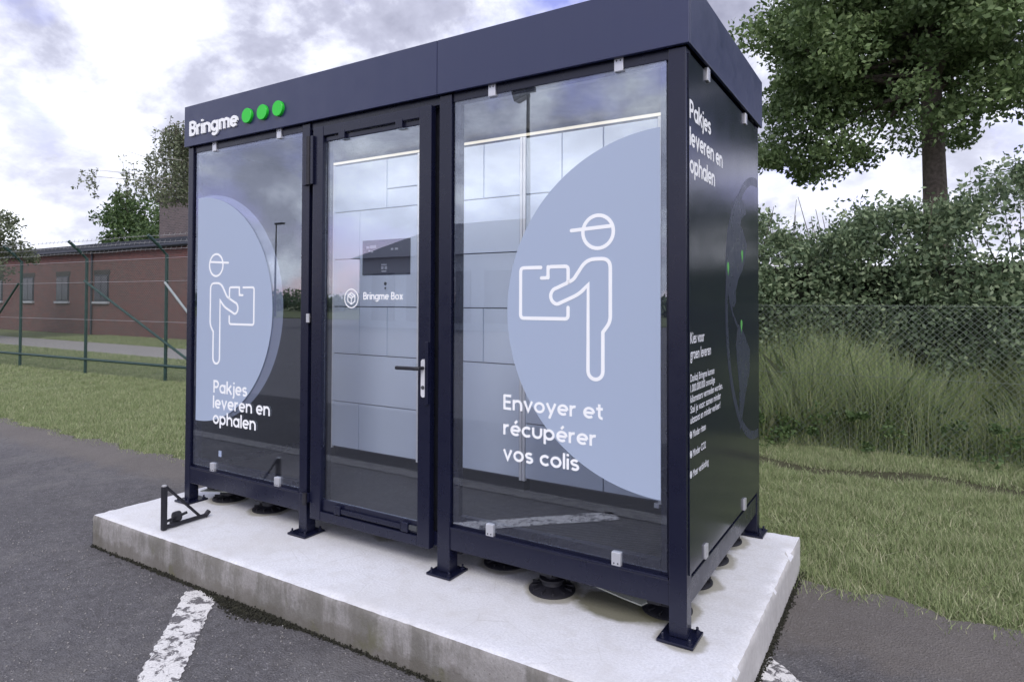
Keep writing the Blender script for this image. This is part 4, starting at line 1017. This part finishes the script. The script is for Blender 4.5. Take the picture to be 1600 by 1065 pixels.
for x in (-50, -38.3, -27.4): MB().tube([(x, 12.44, 3.55), (x, 12.44, GZ)], .045, 8).build('downpipe', M['coping'], bd)
tw = thing('brick_tower', 'square sooty brick stack with dark cap above the low roof', 'chimney', (-20.8, 14.5, 3.9))
MB().box(-23.3, -19.3, 13.2, 16.0, 3.91, 5.60).build('wall', M['brick_dark'], tw)
MB().box(-23.4, -19.2, 13.1, 16.1, 5.602, 5.93, .02).build('cap', M['cap'], tw)
# pale lettering remnants on the cap
mb = MB(); x = -22.35
for k in range(9):
    w_ = random.uniform(.07, .15); mb.box(x, x + w_, 13.085, 13.099, 5.66, 5.66 + random.uniform(.12, .19)); x += w_ + .06
mb.build('worn_lettering', M['clad'], tw)

# ------------------------------------------------------------------ what the panes reflect: lot, lamps, shed, hedgerow
def lamp_post(x, y, h, label, arm):
    t = thing('lamp_post', label, 'lamp post', (x, y, GZ), 'lamp posts of the car park')
    MB().tube([(x, y, GZ), (x, y, 4), (x, y, h)], [.11, .09, .06], 12).build('pole', M['pole'], t, True)
    if arm == 0:
        hd = MB().box(x - .62, x - .05, y - .18, y + .18, h - .62, h - .22, .03, Matrix.Rotation(rad(-18), 3, 'Y'), (x, y, h - .4)).build('lamp_head', M['pole'], t)
        MB().box(x - .58, x - .1, y - .15, y + .15, h - .65, h - .625, 0, Matrix.Rotation(rad(-18), 3, 'Y'), (x, y, h - .4)).build('lens', M['lens'], hd)
        MB().box(x + .05, x + .28, y - .08, y + .08, h - .52, h - .34, .02).build('ballast_box', M['pole'], t)
    else:
        MB().box(x - .1, x + 1.1, y - .16, y + .16, h - .05, h + .12, .03).build('lamp_head', M['pole'], t)
lamp_post(-7.66, -18, 9.6, 'tall dark floodlight pole reflected in the right window', 0)
lamp_post(-46.8, -38, 8.6, 'distant lamp post with flat head reflected in the left window', 1)
sh = thing('warehouse', 'pale warehouse with hipped grey roof across the car park', 'building', (-17.5, -30, GZ))
MB().box(-24, -12.4, -34, -26, GZ, 3.9).build('wall', M['clad'], sh)
mb = MB(); e = [(-24.4, -25.6, 3.902), (-12.0, -25.6, 3.902), (-12.0, -34.4, 3.902), (-24.4, -34.4, 3.902)]; r1, r2 = (-20.5, -30, 6.2), (-14.6, -30, 6.2)
for f in ((e[0], e[1], r2, r1), (e[1], e[2], r2), (e[2], e[3], r1, r2), (e[3], e[0], r1), (e[3], e[2], e[1], e[0])): mb.poly(f)
mb.build('roof', M['metal_roof'], sh)
for k in range(4):
    MB().box(-23 + k * 2.7, -21.2 + k * 2.7, -25.99, -25.95, .2, 3.0).build('shutter_door', M['metal_roof'], sh)
verge = MB().box(-120, 90, -70, -36.02, GZ - .03, GZ + .05); struct(verge.build('verge', M['grass_ground']))
n = 900; x = rng.uniform(-110, 80, n); c = np.stack([x, rng.uniform(-62, -58, n), .5 + rng.random(n) * (1.7 + .8 * np.sin(x * .13) + .5 * np.sin(x * .41))], 1)
tag(np_mesh('hedgerow', leaf_quads(clumps(c, rng.uniform(.8, 1.5, n), 30, .8), .3), 4, M['hedge_leaf'], None, (0, -60, 0), 'stuff'), 'low distant hedgerow on the far side of the car park', 'hedgerow')
